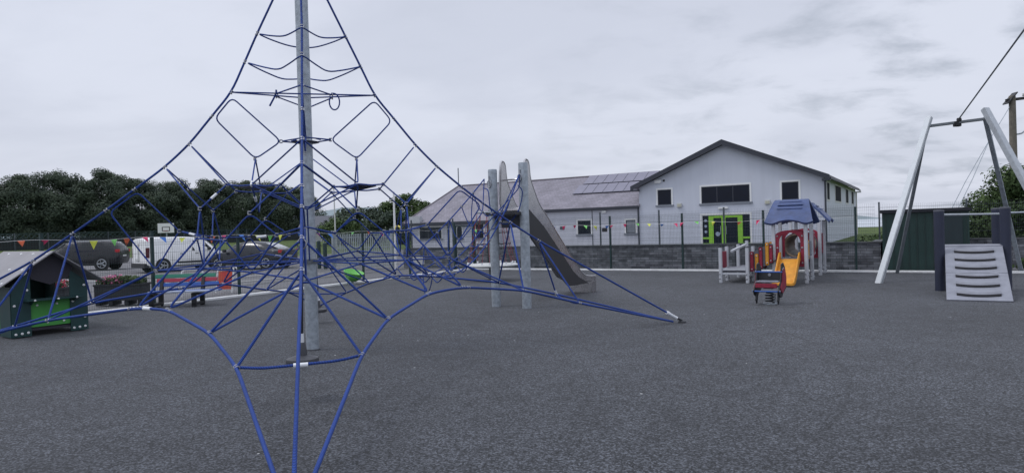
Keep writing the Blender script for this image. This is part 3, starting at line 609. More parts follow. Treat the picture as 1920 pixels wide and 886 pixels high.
# ================================================================== TREES
def leaf_mat(name, a, b_, sc):
    m = bpy.data.materials.new(name); m.use_nodes = True; t = m.node_tree; b = t.nodes['Principled BSDF']
    b.inputs['Roughness'].default_value = 0.65; b.inputs['Specular IOR Level'].default_value = 0.12
    co = t.nodes.new('ShaderNodeTexCoord'); n = t.nodes.new('ShaderNodeTexNoise'); n.inputs['Scale'].default_value = sc; n.inputs['Detail'].default_value = 5; n.inputs['Roughness'].default_value = .7
    t.links.new(co.outputs['Object'], n.inputs['Vector'])
    mr = t.nodes.new('ShaderNodeMapRange'); mr.inputs[1].default_value = .36; mr.inputs[2].default_value = .64; t.links.new(n.outputs[0], mr.inputs[0])
    mi = t.nodes.new('ShaderNodeMix'); mi.data_type = 'RGBA'; mi.inputs[6].default_value = (*a, 1); mi.inputs[7].default_value = (*b_, 1)
    t.links.new(mr.outputs[0], mi.inputs[0]); t.links.new(mi.outputs[2], b.inputs['Base Color'])
    return m
m_leafd = leaf_mat('dark_foliage', (0.042, 0.060, 0.046), (0.078, 0.102, 0.066), 0.35)
m_leafg = leaf_mat('green_foliage', (0.030, 0.055, 0.022), (0.085, 0.125, 0.045), 0.5)
m_leafh = leaf_mat('hedge_foliage', (0.035, 0.065, 0.022), (0.10, 0.14, 0.05), 0.8)

def crown_mesh(W, D, H, z0, nclump, nleaf, ls, seed, m, shape=1.0, flat=0.75):
    rnd = random.Random(seed); k = MB(); vs_, fs = [], []
    cl = []
    for i in range(nclump):
        for _ in range(40):
            x, y, z = rnd.uniform(-1, 1), rnd.uniform(-1, 1), rnd.uniform(-1, 1)
            rr = x * x + y * y + (z * z if z > 0 else z * z * .55)
            if .12 < rr < .92: break
        cr = rnd.uniform(.17, .33) * (1.15 - .35 * max(0, z))
        cl.append((x * W / 2 * .86, y * D / 2 * .86, z0 + H / 2 + z * H / 2 * .84, cr * W * .5 * shape))
    for cx, cy, cz, cr in cl:
        for i in range(nleaf):
            a = rnd.uniform(0, 2 * PI); u = rnd.uniform(-1, 1); q = math.sqrt(1 - u * u); rr = cr * rnd.uniform(.25, 1.0) ** .4 * rnd.uniform(.85, 1.12)
            px, py, pz = cx + q * math.cos(a) * rr, cy + q * math.sin(a) * rr, cz + u * rr * flat
            if pz < z0 * .3: pz = z0 * .3 + rnd.uniform(0, .4)
            d = Vector((q * math.cos(a) + rnd.uniform(-.7, .7), q * math.sin(a) + rnd.uniform(-.7, .7), u + rnd.uniform(-.3, .9)))
            d = d.normalized() if d.length > .01 else Vector((0, 0, 1))
            t = d.orthogonal().normalized(); t.rotate(Matrix.Rotation(rnd.uniform(0, 6.28), 3, d)); b = d.cross(t)
            s = ls * rnd.uniform(.55, 1.3); p = Vector((px, py, pz)); o = len(vs_)
            vs_ += [tuple(p - t * s), tuple(p + b * s * .45), tuple(p + t * s), tuple(p - b * s * .45)]
            fs.append((o, o + 1, o + 2, o + 3))
    k.v, k.f = vs_, fs
    return k, cl
def trunk_mb(cl, z0, H, r, seed, nb=9):
    rnd = random.Random(seed); k = MB()
    top = z0 + H * .55
    k.tube([(0, 0, -.2), (r * .2, 0, z0 * .6 + .5), (-r * .3, r * .2, z0 + H * .3), (0, 0, top)], [r * 1.2, r * .85, r * .6, r * .3], 8)
    for i in range(min(nb, len(cl))):
        c = cl[i]; zb = z0 * .7 + rnd.uniform(0, .35) * H
        k.tube([(0, 0, zb), (c[0] * .45, c[1] * .45, (zb + c[2]) / 2 + .02 * H), (c[0] * .9, c[1] * .9, c[2])], [r * .42, r * .26, r * .08], 6)
    k.uv = None
    return k
def make_tree(name, label, W, D, H, z0, nclump, nleaf, ls, seed, m, group=None, r=.35, cat='tree', **kw):
    t = thing(name, label, cat, (0, 0, 0), 0, group)
    k, cl = crown_mesh(W, D, H, z0, nclump, nleaf, ls, seed, m, **kw)
    k.build('crown', m, t); trunk_mb(cl, z0, H, r, seed).build('trunk', M['bark'], t)
    return t
tg = 'broadleaf trees in a row beyond the field'
protos = [make_tree('broadleaf_tree', 'x', 19, 16, 18.5, 0.0, 74, 640, .25, 11 + i, m_leafd, tg, .45) for i in range(3)]
def px_at(px, Y):   # world x for a column of the horizon at depth Y
    return (px - 960) / 1263.85 * Y
rowtrees = [(-60, 158, 1.08), (38, 162, 1.10), (118, 170, 1.14), (196, 172, 1.16), (262, 180, 1.10), (330, 188, 1.08), (392, 196, 1.12), (455, 204, 1.15), (512, 212, 1.14), (560, 222, 1.0)]
labs = ['leftmost dark tree of the row behind the playhouse, partly outside the picture', 'broad dark tree behind the black car and playhouse roof', 'tall dark tree left of the white van, behind the black car', 'dark tree behind the rear of the white van', 'dark tree where the row steps down, behind the white van cab',
        'lower dark tree right of the basketball hoop', 'rounded dark tree between the white van and the dark saloon', 'dark tree behind the bonnet of the dark saloon', 'dark tree behind the tail of the dark saloon', 'small last tree of the row, directly left of the steel mast']
used = [False] * 3
random.seed(21)
for i, (px, Y, sc) in enumerate(rowtrees):
    o = protos[i % 3]
    if used[i % 3]: o = copy_tree(o)
    used[i % 3] = True
    o.location = (px_at(px, Y), Y, 0); o.rotation_euler = (0, 0, random.uniform(0, 6)); o.scale = (sc * .95, sc * .95, sc * random.uniform(.93, 1.0)); o['label'] = labs[i]
t = make_tree('broadleaf_tree', 'rounded dark green tree beyond the palisade gate, right of the distant houses', 13, 11, 5.6, .3, 30, 260, .26, 31, m_leafd, tg, .3); t.location = (px_at(688, 105), 105, 0)
t = make_tree('broadleaf_tree', 'taller loose tree rising behind the left end of the hipped roof', 9, 8, 6.6, .6, 30, 240, .24, 32, m_leafg, tg, .3); t.location = (px_at(757, 92), 92, 0)
t = make_tree('broadleaf_tree', 'small tree filling the gap between the gate and the hipped roof', 8, 7, 4.2, .2, 24, 220, .24, 33, m_leafd, tg, .25); t.location = (px_at(738, 88), 88, 0)
t = make_tree('broadleaf_tree', 'low bushy tree under the distant house roofs', 9, 7, 3.6, .2, 24, 220, .24, 34, m_leafg, tg, .25); t.location = (px_at(652, 95), 95, 0)
# ivy bush and hedge on the right
t = make_tree('leafy_bush', 'big leafy bush behind the shed, beneath the wooden utility pole', 4.2, 3.0, 3.4, .0, 60, 620, .06, 41, m_leafg, None, .12, 'bush', flat=.9); t.location = FR(10.0, 4.6)
t = make_tree('leafy_bush', 'taller bush at the right edge of the picture behind the swing frame', 4.6, 3.4, 4.1, .0, 60, 620, .065, 42, m_leafg, None, .12, 'bush', flat=.9); t.location = FR(13.0, 4.4)
k, cl = crown_mesh(22, 1.8, 1.35, -.1, 110, 420, .08, 50, m_leafh, shape=.2, flat=.5)
hd = k.build('hedge', m_leafh); hd.location = FR(13.8, 12.5); hd.rotation_euler = (0, 0, FA); tag(hd, 'trimmed green hedge in front of the sea, beyond the wall and shed', 'hedge')
k, cl = crown_mesh(2.6, .8, .5, 0, 14, 160, .04, 51, m_leafh, shape=.3)
wd = k.build('weeds', m_leafh); wd.location = FR(9.6, 1.0); wd.rotation_euler = (0, 0, FA); tag(wd, 'low green weeds growing at the foot of the wall right of the shed', 'weeds', None, 'stuff')

# ================================================================== FIELD EDGE
bf = thing('boundary_fence', 'tall dark mesh boundary fence in front of the row of trees', 'fence', (0, 0, 0))
bf.location = (-110, 141, 0); bf.rotation_euler = (0, 0, math.atan2(79, 46))
k = MB(); Yb = 0.0
xa, xb = -8, 92
k.span((xa, Yb, .1), (xb, Yb + .05, 2.5)); k.build('screen_panel', mat('dark_screen', (.012, .016, .018), .8), bf)
k = MB(); x = xa
while x < xb:
    k.beam((x, Yb, 2.55), (x + 1.1, Yb, 3.6), .13, .13); k.beam((x + 1.1, Yb, 2.55), (x, Yb, 3.6), .13, .13); x += 1.1
k.span((xa, Yb - .05, 3.6), (xb, Yb + .05, 3.75)); k.build('lattice_top', M['fence'], bf)
for i in range(16):
    k = MB(); k.box((xa + i * 6.6, Yb - .1, 1.9), (.16, .16, 3.8)); k.build('post', M['fencegrey'], bf)
bh = thing('basketball_hoop', 'white basketball backboard on a pole at the edge of the field', 'basketball hoop', (px_at(312, 78), 78, 0), R(20))
k = MB(); k.cyl((0, .5, 0), (0, .5, 2.6), .07); k.beam((0, .5, 2.45), (0, 0, 2.6), .06, .06); k.build('pole', M['galv'], bh)
k = MB(); k.box((0, 0, 2.85), (1.7, .05, 1.1)); b_ = k.build('backboard', M['white'], bh, bevel=.01)
k = MB(); k.ring([(-.42, 2.5), (.42, 2.5), (.42, 3.0), (-.42, 3.0)], [(-.33, 2.57), (.33, 2.57), (.33, 2.93), (-.33, 2.93)], 1, -.032, -.026); k.build('target_frame', M['black'], b_)
k = MB(); k.tube([(.23 * math.cos(a), -.3 + .23 * math.sin(a), 2.5) for a in [i * PI / 8 for i in range(16)]], .02, 6, True); k.build('hoop', M['red'], bh)
def pole(name, label, cat, x, y, h, r, m, r1=None):
    t = thing(name, label, cat, (x, y, 0)); k = MB(); k.cyl((0, 0, -.1), (0, 0, h), r, r1 or r * .7, 12); k.build('shaft', m, t); return t
t = pole('light_pole', 'slim pale pole standing in the field beyond the palisade gate', 'pole', px_at(629, 60), 60, 5.8, .07, M['offwhite'])
k = MB(); k.box((.15, 0, 5.8), (.5, .14, .08)); k.build('lamp_head', M['galv'], t)
t = pole('flag_pole', 'white pole beside the right end of the palisade gate', 'pole', FR(-12.55, -.4)[0], FR(-12.55, -.4)[1], 3.35, .055, M['white'], .04)
k = MB(); k.tube(catmull([(0, 0, 1.72), (.12, -.05, 1.86), (.27, -.1, 1.78), (.29, -.1, 1.6)], 4), .04, 8); k.build('bracket', mat('yellow_paint', (.7, .6, .12), .5), t)
# palisade gate
pg = thing('palisade_gate', 'wide light grey palisade double gate at the car park entrance', 'gate', FR(-16.3, -.35), FA)
for q in range(2):
    k = MB(); n = 15; w0 = q * 1.72
    for i in range(n): k.span((w0 + .06 + i * .115, -.01, .08), (w0 + .11 + i * .115, .01, 1.58))
    k.build('gate_leaf', mat('gate_paint', (.30, .34, .36), .5), pg)
    k = MB()
    for z in (.3, .95, 1.42): k.span((w0 + .02, .012, z - .03), (w0 + 1.7, .04, z + .03))
    k.build('gate_rail', MATS['gate_paint'], pg)
for x in (-.06, 3.5):
    k = MB(); k.box((x, 0, .85), (.12, .12, 1.8)); k.build('post', MATS['gate_paint'], pg)
for x, hgt, px_ in ((-.75, 1.25, 0), (-.35, 1.15, 0)):
    q = FR(-16.3 + x, -.6); t = thing('bollard', 'dark green metal bollard left of the palisade gate, %s' % ('the taller one' if hgt > 1.2 else 'the shorter one nearer the gate'), 'bollard', q, 0, 'bollards beside the palisade gate')
    k = MB(); k.cyl((0, 0, 0), (0, 0, hgt), .09, n=14); k.dome((0, 0, hgt), .09, (0, 0, 1), 14); k.build('shaft', M['fence'], t)

# ================================================================== VEHICLES
def car(name, label, cat, loc, rz, st, paint, side_wins, top_wins, wheels, wr, W, lamps, extra=None, glass='glass', rub=None):
    t = thing(name, label, cat, loc, rz)
    def sec(s):
        x, zb, zt, zr, wl, wb, wrf = s
        half = [(0, zb), (wl * .8, zb), (wl * .97, zb + .1), (wl, (zb + zt) * .5), (wb, zt), (wb + (wrf - wb) * .5, (zt + zr) * .5 + 0.01), (wrf, zr - .06 * (zr > zt + .1)), (wrf * .8, zr), (0, zr + .02)]
        return [(x, y, z) for y, z in half] + [(x, -y, z) for y, z in half[-2:0:-1]]
    k = MB(); S = [sec(s) for s in st]; m = len(S[0])
    fine = []
    for i in range(m):
        fine.append(catmull([S[j][i] for j in range(len(S))], 3))
    cnt = len(fine[0])
    k.v = [tuple(fine[i][j]) for j in range(cnt) for i in range(m)]
    k.f = [(j * m + i, j * m + (i + 1) % m, (j + 1) * m + (i + 1) % m, (j + 1) * m + i) for j in range(cnt - 1) for i in range(m)] + [tuple(range(m)), tuple((cnt - 1) * m + i for i in range(m))[::-1]]
    body = k.build('body', paint, t, smooth=True)
    def prm(x):
        for a, b in zip(st, st[1:]):
            if a[0] <= x <= b[0]:
                u = (x - a[0]) / (b[0] - a[0]); return [a[i] + (b[i] - a[i]) * u for i in range(7)]
        return st[0] if x < st[0][0] else st[-1]
    def yat(x, z):
        _, zb, zt, zr, wl, wb, wrf = prm(x)
        if z <= zt: return wb + (wl - wb) * min(1, max(0, (zt - z) / max(.01, zt - (zb + zt) * .5)))
        u = (z - zt) / max(.02, zr - .06 - zt); return wb + (wrf - wb) * min(1, u)
    for sg in (1, -1):
        for wpts in side_wins:
            k = MB(); p = [(x, sg * (yat(x, z) + .006), z) for x, z in wpts]; q = [(x, sg * (yat(x, z) - .02), z) for x, z in wpts]; n = len(p)
            k.add(p + q, [tuple(range(n)), tuple(range(n, 2 * n))[::-1]] + [(i, (i + 1) % n, n + (i + 1) % n, n + i) for i in range(n)])
            k.build('window', M[glass], t)
    for nm, (xa_, za, ya), (xb_, zb_, yb) in top_wins:
        k = MB(); k.add([(xa_, ya, za), (xa_, -ya, za), (xb_, -yb, zb_), (xb_, yb, zb_), (xa_, ya, za - .03), (xa_, -ya, za - .03), (xb_, -yb, zb_ - .03), (xb_, yb, zb_ - .03)], [(0, 1, 2, 3), (4, 7, 6, 5), (0, 4, 5, 1), (2, 6, 7, 3), (1, 5, 6, 2), (0, 3, 7, 4)])
        k.build(nm, M['glassb'], t)
    for x in wheels:
        for sg in (1, -1):
            k = MB(); k.cyl((x, sg * (W - .02), wr), (x, sg * (W + .012), wr), wr * 1.17, n=24); k.build('wheel_arch', M['black'], t)
            k = MB(); k.cyl((x, sg * (W - .2), wr), (x, sg * (W + .02), wr), wr, n=24); wo = k.build('wheel', M['tyre'], t, bevel=.015)
            k = MB()
            for a in range(5):
                c_, s_ = math.cos(a * 2 * PI / 5), math.sin(a * 2 * PI / 5)
                k.beam((x, sg * (W + .026), wr), (x + c_ * wr * .66, sg * (W + .026), wr + s_ * wr * .66), .012, .06)
            k.tube([(x + wr * .66 * math.cos(i * PI / 8), sg * (W + .02), wr + wr * .66 * math.sin(i * PI / 8)) for i in range(16)], .02, 6, True); k.uv = None
            k.build('rim', M['galv_bright'], wo)
    for nm, x, y, z, dx_, dy_, dz, mm_ in lamps:
        k = MB(); k.box((x, y, z), (dx_, dy_, dz)); k.build(nm, M[mm_], t, bevel=.012)
    for sg in (1, -1):
        x = extra['mirror']; k = MB(); k.box((x[0], sg * (x[1] + .1), x[2]), (.14, .18, .13)); k.build('mirror', M['black'], t, bevel=.02)
        for xx, zz in extra['handles']:
            k = MB(); k.box((xx, sg * (yat(xx, zz) + .015), zz), (.16, .02, .03)); k.build('door_handle', M['black'], t)
        for xx, z0, z1 in extra['seams']:
            k = MB(); n = 5; pl = [(xx, sg * (yat(xx, z0 + (z1 - z0) * i / n) + .003), z0 + (z1 - z0) * i / n) for i in range(n + 1)]; k.tube(pl, .006, 4); k.uv = None; k.build('door_seam', M['black'], t)
        if rub: k = MB(); k.span((rub[0], sg * (W - .01), rub[2]), (rub[1], sg * (W + .02), rub[3])); k.build('side_moulding', M['black'], t)
    return t
M['lred'] = mat('tail_lamp', (.45, .02, .03), .25)
M['lens'] = mat('lamp_glass', (.6, .62, .65), .15, .2)
M['lamp_dark'] = mat('dark_tail_lamp', (.09, .015, .02), .25)
pw_ = mat('white_car_paint', (.86, .87, .87), .25, 0, .03); pk_ = mat('black_car_paint', (.012, .013, .017), .18, 0, .1); pn_ = mat('dark_grey_car_paint', (.02, .022, .03), .15, .1, .1)
# van: +x is its front
van_st = [(-2.06, .45, .95, 1.45, .78, .78, .70), (-1.98, .26, .95, 1.64, .83, .82, .72), (-1.2, .22, .95, 1.68, .85, .83, .72), (.2, .22, .95, 1.66, .85, .83, .70), (.75, .22, .95, 1.58, .85, .83, .66), (1.2, .22, .95, 1.27, .85, .82, .62), (1.42, .22, .94, 1.03, .84, .80, .58), (1.8, .26, .80, .86, .80, .72, .5), (2.02, .34, .62, .66, .66, .6, .4)]
van = car('parked_van', 'small white panel van parked behind the planter, rear towards us', 'van', (-16.75, 34.2, 0), math.atan2(.77, .64), van_st, pw_,
          [[(.12, .98), (1.18, 1.0), (1.0, 1.22), (.78, 1.44), (.2, 1.5)]], [('windscreen', (1.44, 1.07, .56), (.86, 1.58, .56))], (-1.3, 1.28), .31, .845,
          [('tail_lamp', -1.98, .78, .95, .16, .1, .5, 'lamp_dark'), ('tail_lamp', -1.98, -.78, .95, .16, .1, .5, 'lamp_dark'), ('headlight', 1.86, .6, .72, .2, .24, .16, 'lens'), ('headlight', 1.86, -.6, .72, .2, .24, .16, 'lens'),
           ('bumper', -2.04, 0, .34, .2, 1.6, .22, 'black'), ('number_plate', -2.075, .2, .62, .02, .46, .1, 'offwhite'), ('door_seam', -2.05, .03, .95, .06, .012, .9, 'black')],
          dict(mirror=(.95, .82, 1.05), handles=[(.35, .86), (-.4, .86)], seams=[(.08, .3, 1.5), (1.0, .3, .95), (-.85, .35, 1.5)]), rub=(-.6, 1.0, .4, .48))
suv_st = [(-2.2, .45, .95, 1.0, .74, .74, .6), (-2.1, .32, .95, 1.22, .84, .8, .6), (-1.8, .27, .95, 1.45, .88, .83, .62), (-1.2, .25, .94, 1.52, .9, .84, .63), (0, .25, .93, 1.52, .9, .84, .62), (.55, .25, .93, 1.44, .9, .84, .58), (1.2, .25, .93, 1.03, .9, .82, .55), (1.75, .28, .86, .92, .88, .76, .5), (2.15, .34, .68, .74, .76, .62, .4), (2.22, .4, .6, .64, .7, .56, .36)]
suv = car('parked_car', 'black crossover car parked behind the playhouse, left of the white van', 'car', (-23.9, 37.4, 0), R(180 + 10), suv_st, pk_,
          [[(-1.95, 1.08), (-1.6, 1.0), (-1.0, .99), (-1.05, 1.4), (-1.6, 1.38)], [(-.95, .99), (.02, .98), (.0, 1.42), (-.98, 1.41)], [(.08, .98), (1.05, .98), (.58, 1.34), (.07, 1.42)]],
          [('windscreen', (1.22, 1.03, .56), (.62, 1.455, .54)), ('rear_window', (-2.14, 1.12, .52), (-1.84, 1.45, .5))], (-1.35, 1.35), .34, .885,
          [('tail_lamp', -2.1, .72, .98, .2, .2, .16, 'lred'), ('tail_lamp', -2.1, -.72, .98, .2, .2, .16, 'lred'), ('headlight', 2.06, .58, .7, .24, .26, .14, 'lens'), ('headlight', 2.06, -.58, .7, .24, .26, .14, 'lens'), ('number_plate', -2.2, 0, .72, .02, .5, .1, 'offwhite'), ('roof_rail', -.5, .6, 1.55, 1.8, .03, .03, 'galv'), ('roof_rail', -.5, -.6, 1.55, 1.8, .03, .03, 'galv')],
          dict(mirror=(.95, .84, 1.0), handles=[(-.75, .84), (.3, .84)], seams=[(.04, .34, .95), (-1.0, .34, .95), (1.1, .34, .9)]), rub=(-.95, .95, .3, .37))
suv.scale = (1, 1, 1.05)
sal_st = [(-2.1, .42, .84, .88, .7, .7, .5), (-2.02, .32, .86, .94, .8, .76, .56), (-1.6, .25, .86, 1.02, .85, .78, .54), (-1.05, .22, .85, 1.24, .86, .79, .54), (-.3, .22, .84, 1.33, .86, .79, .55), (.35, .22, .83, 1.28, .86, .79, .53), (1.15, .22, .82, .90, .86, .77, .52), (1.7, .25, .72, .78, .83, .7, .46), (2.05, .32, .56, .6, .7, .56, .36)]
sal = car('parked_car', 'dark grey hatchback with pale bonnet reflections parked nearest the mast', 'car', (-13.0, 33.6, 0), R(180 - 12), sal_st, pn_,
          [[(-1.45, .97), (-.62, .89), (-.62, 1.22), (-1.05, 1.18)], [(-.56, .89), (.2, .88), (.18, 1.21), (-.56, 1.23)], [(.26, .88), (1.0, .87), (.5, 1.13), (.26, 1.2)]],
          [('windscreen', (1.17, .905, .5), (.42, 1.285, .49)), ('rear_window', (-1.75, 1.0, .46), (-1.1, 1.25, .46)), ('bonnet_sheen_panel', (1.95, .70, .40), (1.25, .905, .44))][:2], (-1.3, 1.3), .31, .845,
          [('tail_lamp', -2.0, .68, .84, .16, .2, .16, 'lred'), ('tail_lamp', -2.0, -.68, .84, .16, .2, .16, 'lred'), ('headlight', 1.9, .56, .6, .26, .26, .13, 'lens'), ('headlight', 1.9, -.56, .6, .26, .26, .13, 'lens'), ('number_plate', -2.09, 0, .6, .02, .5, .1, 'offwhite')],
          dict(mirror=(.9, .8, .92), handles=[(-.5, .76), (.35, .76)], seams=[(.23, .3, .85), (-.6, .3, .86), (1.05, .3, .83)]), rub=(-.95, .95, .25, .32))

# ================================================================== SMALL THINGS BY THE CAR PARK
def a_board(label, q, rz, poster):
    t = thing('a_board_sign', label, 'sign', q, rz)
    for y, tl in ((-.14, .17), (.14, -.17)):
        k = MB(); k.tube(rounded([(-.26, y * 1.5, 0), (-.26, y * .5, .72), (.26, y * .5, .72), (.26, y * 1.5, 0)], .09, 5), .018, 8); k.uv = None; k.build('frame', M['white'], t)
    k = MB(); k.box((0, -.14, .36), (.44, .012, .52), rx=-.16); k.build('poster', poster, t)
    return t
def poster_mat():
    m = mat('flame_poster', (.5, .02, .04), .5, 0, .1, 5, c2=(.5, .09, .03)); return m
a_board('white framed pavement sign with red and orange poster, behind the mesh fence', (-8.3, 19.6, 0), R(-12), poster_mat())
a_board('plain pale pavement sign behind the multicoloured bench', (-8.85, 18.6, 0), R(18), M['offwhite'])
def planter(label, q, rz, seed, L_=1.15):
    t = thing('planter', label, 'planter', q, rz)
    k = MB(); k.span((-L_ / 2, -.22, .12), (L_ / 2, .22, .5)); k.span((-L_ / 2 - .02, -.24, .48), (L_ / 2 + .02, .24, .53))
    for x in (-L_ / 2 + .06, -L_ / 6, L_ / 6, L_ / 2 - .06): k.span((x - .05, -.2, 0), (x + .05, .2, .119))
    k.build('box', M['planter'], t, bevel=.008)
    rnd = random.Random(seed)
    def scatter(n, ls, zz, spread, cx=0):
        k = MB()
        for i in range(n):
            x = cx + rnd.uniform(-1, 1) * spread; y = rnd.uniform(-.22, .22); z = .52 + rnd.uniform(0, zz) * (1 - .3 * abs(x - cx) / max(spread, .1))
            d = Vector((rnd.uniform(-1, 1), rnd.uniform(-1, .3), rnd.uniform(.1, 1))).normalized(); a = d.orthogonal().normalized(); b = d.cross(a); s = ls * rnd.uniform(.6, 1.2); p = Vector((x, y, z))
            k.add([p + a * s, p + (a * .4 + b) * s * .8, p - a * s, p - b * s], [(0, 1, 2, 3)])
        return k
    scatter(1100, .035, .2, L_ * .46).build('foliage', m_leafg, t)
    return t, scatter
t, sc_ = planter('dark planter box with pink flowers behind the multicoloured bench', (-9.72, 16.75, 0), R(60) + FA * 0 + R(0), 5)
t.rotation_euler = (0, 0, math.atan2(.855, .519) - R(58)); sc_(230, .03, .24, .3, -.22).build('blossom', mat('pink_petals', (.52, .12, .26), .6), t)
t, sc_ = planter('dark planter box with red and white flowers seen through the playhouse window', (-11.35, 15.9, 0), R(12), 6, 1.5)
sc_(420, .04, .24, .4, .3).build('blossom', mat('red_petals', (.4, .03, .07), .6), t); sc_(160, .045, .28, .35, -.45).build('white_blossom', mat('white_petals', (.7, .7, .66), .6), t)

# bench
bn = thing('bench', 'low bench with green, red and blue backrest slats and black legs', 'bench', (-7.86, 15.98, 0), R(4))
for x in (-.48, .48):
    k = MB(); k.span((x - .13, -.38, 0), (x - .03, -.30, .33)); k.span((x - .13, .12, 0), (x - .03, .2, .36)); k.span((x - .13, -.38, .27), (x - .03, .2, .335)); k.beam((x - .08, .17, .30), (x - .08, .3, .66), .08, .08); k.span((x - .129, -.38, .04), (x - .031, .199, .1))
    k.build('leg', M['black'], bn, bevel=.008)
for z, y, mm_, dx_ in ((.70, .30, 'bgreen', -.03), (.60, .268, 'bred', 0.02), (.50, .236, 'bblue', 0.06)):
    M.setdefault('bgreen', mat('bench_green', (.03, .2, .13), .5)); M.setdefault('bred', mat('bench_red', (.36, .03, .06), .5)); M.setdefault('bblue', mat('bench_blue', (.03, .1, .36), .5))
    k = MB(); k.box((dx_, y, z), (1.42, .035, .09), rx=-.3); k.build('backrest_slat', M[mm_], bn, bevel=.008)
k = MB(); k.box((.1, -.2, .358), (1.55, .2, .035)); k.build('seat_slat', mat('seat_pale_blue', (.45, .5, .62), .4), bn, bevel=.006)
k = MB(); k.box((.1, .04, .358), (1.55, .2, .035)); k.build('seat_slat', M['bblue'], bn, bevel=.006)

# green spinning bowl
gb = thing('spinning_bowl', 'tilted lime green spinning bowl seat on a short stem by the kerb', 'play seat', (-5.12, 21.35, 0))
k = MB(); k.cyl((0, 0, 0), (.03, 0, .2), .05, .04); k.lathe([(.13, 0), (.12, .02), (.0, .03)], 16); k.uv = None; k.build('stem', M['galv'], gb, smooth=True)
k = MB(); k.lathe([(.02, -.08), (.14, -.05), (.24, .05), (.31, .2), (.325, .235), (.30, .235), (.22, .12), (.1, .06), (0, .05)], 28)
o = k.build('bowl', mat('lime_plastic', (.16, .5, .1), .4), gb, smooth=True); o.location = (.03, 0, .16); o.rotation_euler = (R(8), R(14), 0)
# ================================================================== ROPE PYRAMID
MX, MY, AZ = -2.8193, 9.3679, R(15.173)
net = thing('climbing_net', 'blue rope climbing pyramid stretched from a tall galvanised steel mast', 'climbing frame', (MX, MY, 0))
def W_(k): return Vector(NET[k]) - Vector((MX, MY, 0))
Rv = Vector((math.cos(AZ), math.sin(AZ), 0)); Fv = Vector((math.sin(AZ), -math.cos(AZ), 0))
AXV = {'R': Rv, 'L': -Rv, 'F': Fv, 'B': -Fv}
PER = {'R': Fv, 'L': Fv, 'F': Rv, 'B': Rv}
k = MB(); k.lathe([(0.0, 0), (.088, 0), (.088, 5.7), (.07, 5.76), (0, 5.78)], 32); 
mast = k.build('mast', M['galv'], net, smooth=True)
k = MB(); k.lathe([(.088, 0), (.104, .001), (.1, .014), (.088, .016)], 28); k.build('mast_collar', M['galv_dark'], net, smooth=True)
APEX = Vector((0, 0, 5.62))
NET['AU_F'] = (-1.258, 3.697, 0); NET['AB_F'] = (-1.244, 3.664, 0)
NR, ER, BR_ = .0100, .0145, .0145
def rope(pts, r=NR, name='net_rope', m='rope', rnd=.1, n=8, parent=None):
    k = MB(); k.tube(rounded(pts, rnd), r, n, uv=True); return k.build(name, M[m], parent or net, smooth=True)
def sag(a, b, s, n=5):
    return [a + (b - a) * (i / n) - Vector((0, 0, s * 4 * (i / n) * (1 - i / n))) for i in range(n + 1)]
CEN = Vector((0, 0, 1.24))
clamps = []
def cl(p, d): clamps.append((Vector(p), Vector(d).normalized()))
for a in 'RBLF':
    E = [W_('E%d_%s' % (i, a)) for i in range(1, 11)]
    rope([APEX] + E + [W_('AU_' + a)], ER, 'edge_rope', rnd=.18, n=10)
    for i, e in enumerate(E): cl(e, (E[min(9, i + 1)] - E[max(0, i - 1)]))
    P, Q, Y, U, V = [W_(x + '_' + a) for x in ('P', 'Q', 'Y', 'U', 'V')]
    ins = -AXV[a] * .035 + Vector((0, 0, -.03))
    e3 = E[2] + (E[3] - E[2]) * .12 + ins; e4 = E[3] + ins
    hp = (P + e3) / 2; rope([hp, e3, e4, Q, P, hp], rnd=.085)
    e7 = E[6] + ins; e8 = E[7] + ins
    rope([Y, e7, e8, U, Y], rnd=.08)
    for p in (P, Q, Y, U): cl(p, (0, 0, 1))
    d = {s: W_('O_%s%s' % (a, s)) for s in '+-'}; T = {s: W_('T_%s%s' % (a, s)) for s in '+-'}
    S1 = {s: W_('S1_%s%s' % (a, s)) for s in '+-'}; S2 = {s: W_('S2_%s%s' % (a, s)) for s in '+-'}; K = {s: W_('K_%s%s' % (a, s)) for s in '+-'}
    A1 = {s: W_('a1_%s%s' % (a, s)) for s in '+-'}; A2 = {s: W_('a2_%s%s' % (a, s)) for s in '+-'}; A3 = {s: W_('a3_%s%s' % (a, s)) for s in '+-'}
    if a in 'RL': rope([d['+'], E[4], d['-']]); rope([T['+'], E[5], T['-']])
    else: rope([d['+'], E[5], d['-']], NR * 1.35)
    rope([A2['+'], E[8], A2['-']], BR_ * .85)
    pr = PER[a]
    low_ = [A1['+'], E[9], A1['-']]
    rope(low_, BR_ * .85)
    rope([A1['+'], A1['+'] * .8 + A1['-'] * .2 - Vector((0, 0, .03)), A1['-'] * .8 + A1['+'] * .2 - Vector((0, 0, .03)), A1['-']], BR_ * .85)
    rope([A2['+'], U, A2['-']], BR_ * .85)
    rope([K['+'], U, K['-']]); rope([K['+'], CEN, K['-']])
    rope([S1['+'], Y, S1['-']])
    for s in '+-':
        rope([d[s], T[s]], m='rope'); rope([S1[s], T[s], S2[s]]); rope([S1[s], K[s], S2[s]])
        rope([K[s], A3[s], S2[s]], BR_ * .85)
        for p in (d[s], T[s], S1[s], S2[s], K[s]): cl(p, (0, 0, 1))
        for p, q in ((A1[s], A2[s]), (A2[s], A1[s]), (A3[s], A2[s])): cl(p, q - p)
        if a in 'RLF': cl(A3[s] + (A2[s] - A3[s]).normalized() * .09, A2[s] - A3[s])
    if a in 'FB':
        rope([d['+'], V, d['-']]); rope([V, AXV[a] * .3 + Vector((0, 0, 1.62)), AXV[a] * .12 + Vector((0, 0, 1.25))])
    rope([P * .6 + Vector((0, 0, P.z)) * .4, Vector((AXV[a].x * .12, AXV[a].y * .12, P.z + .02))])
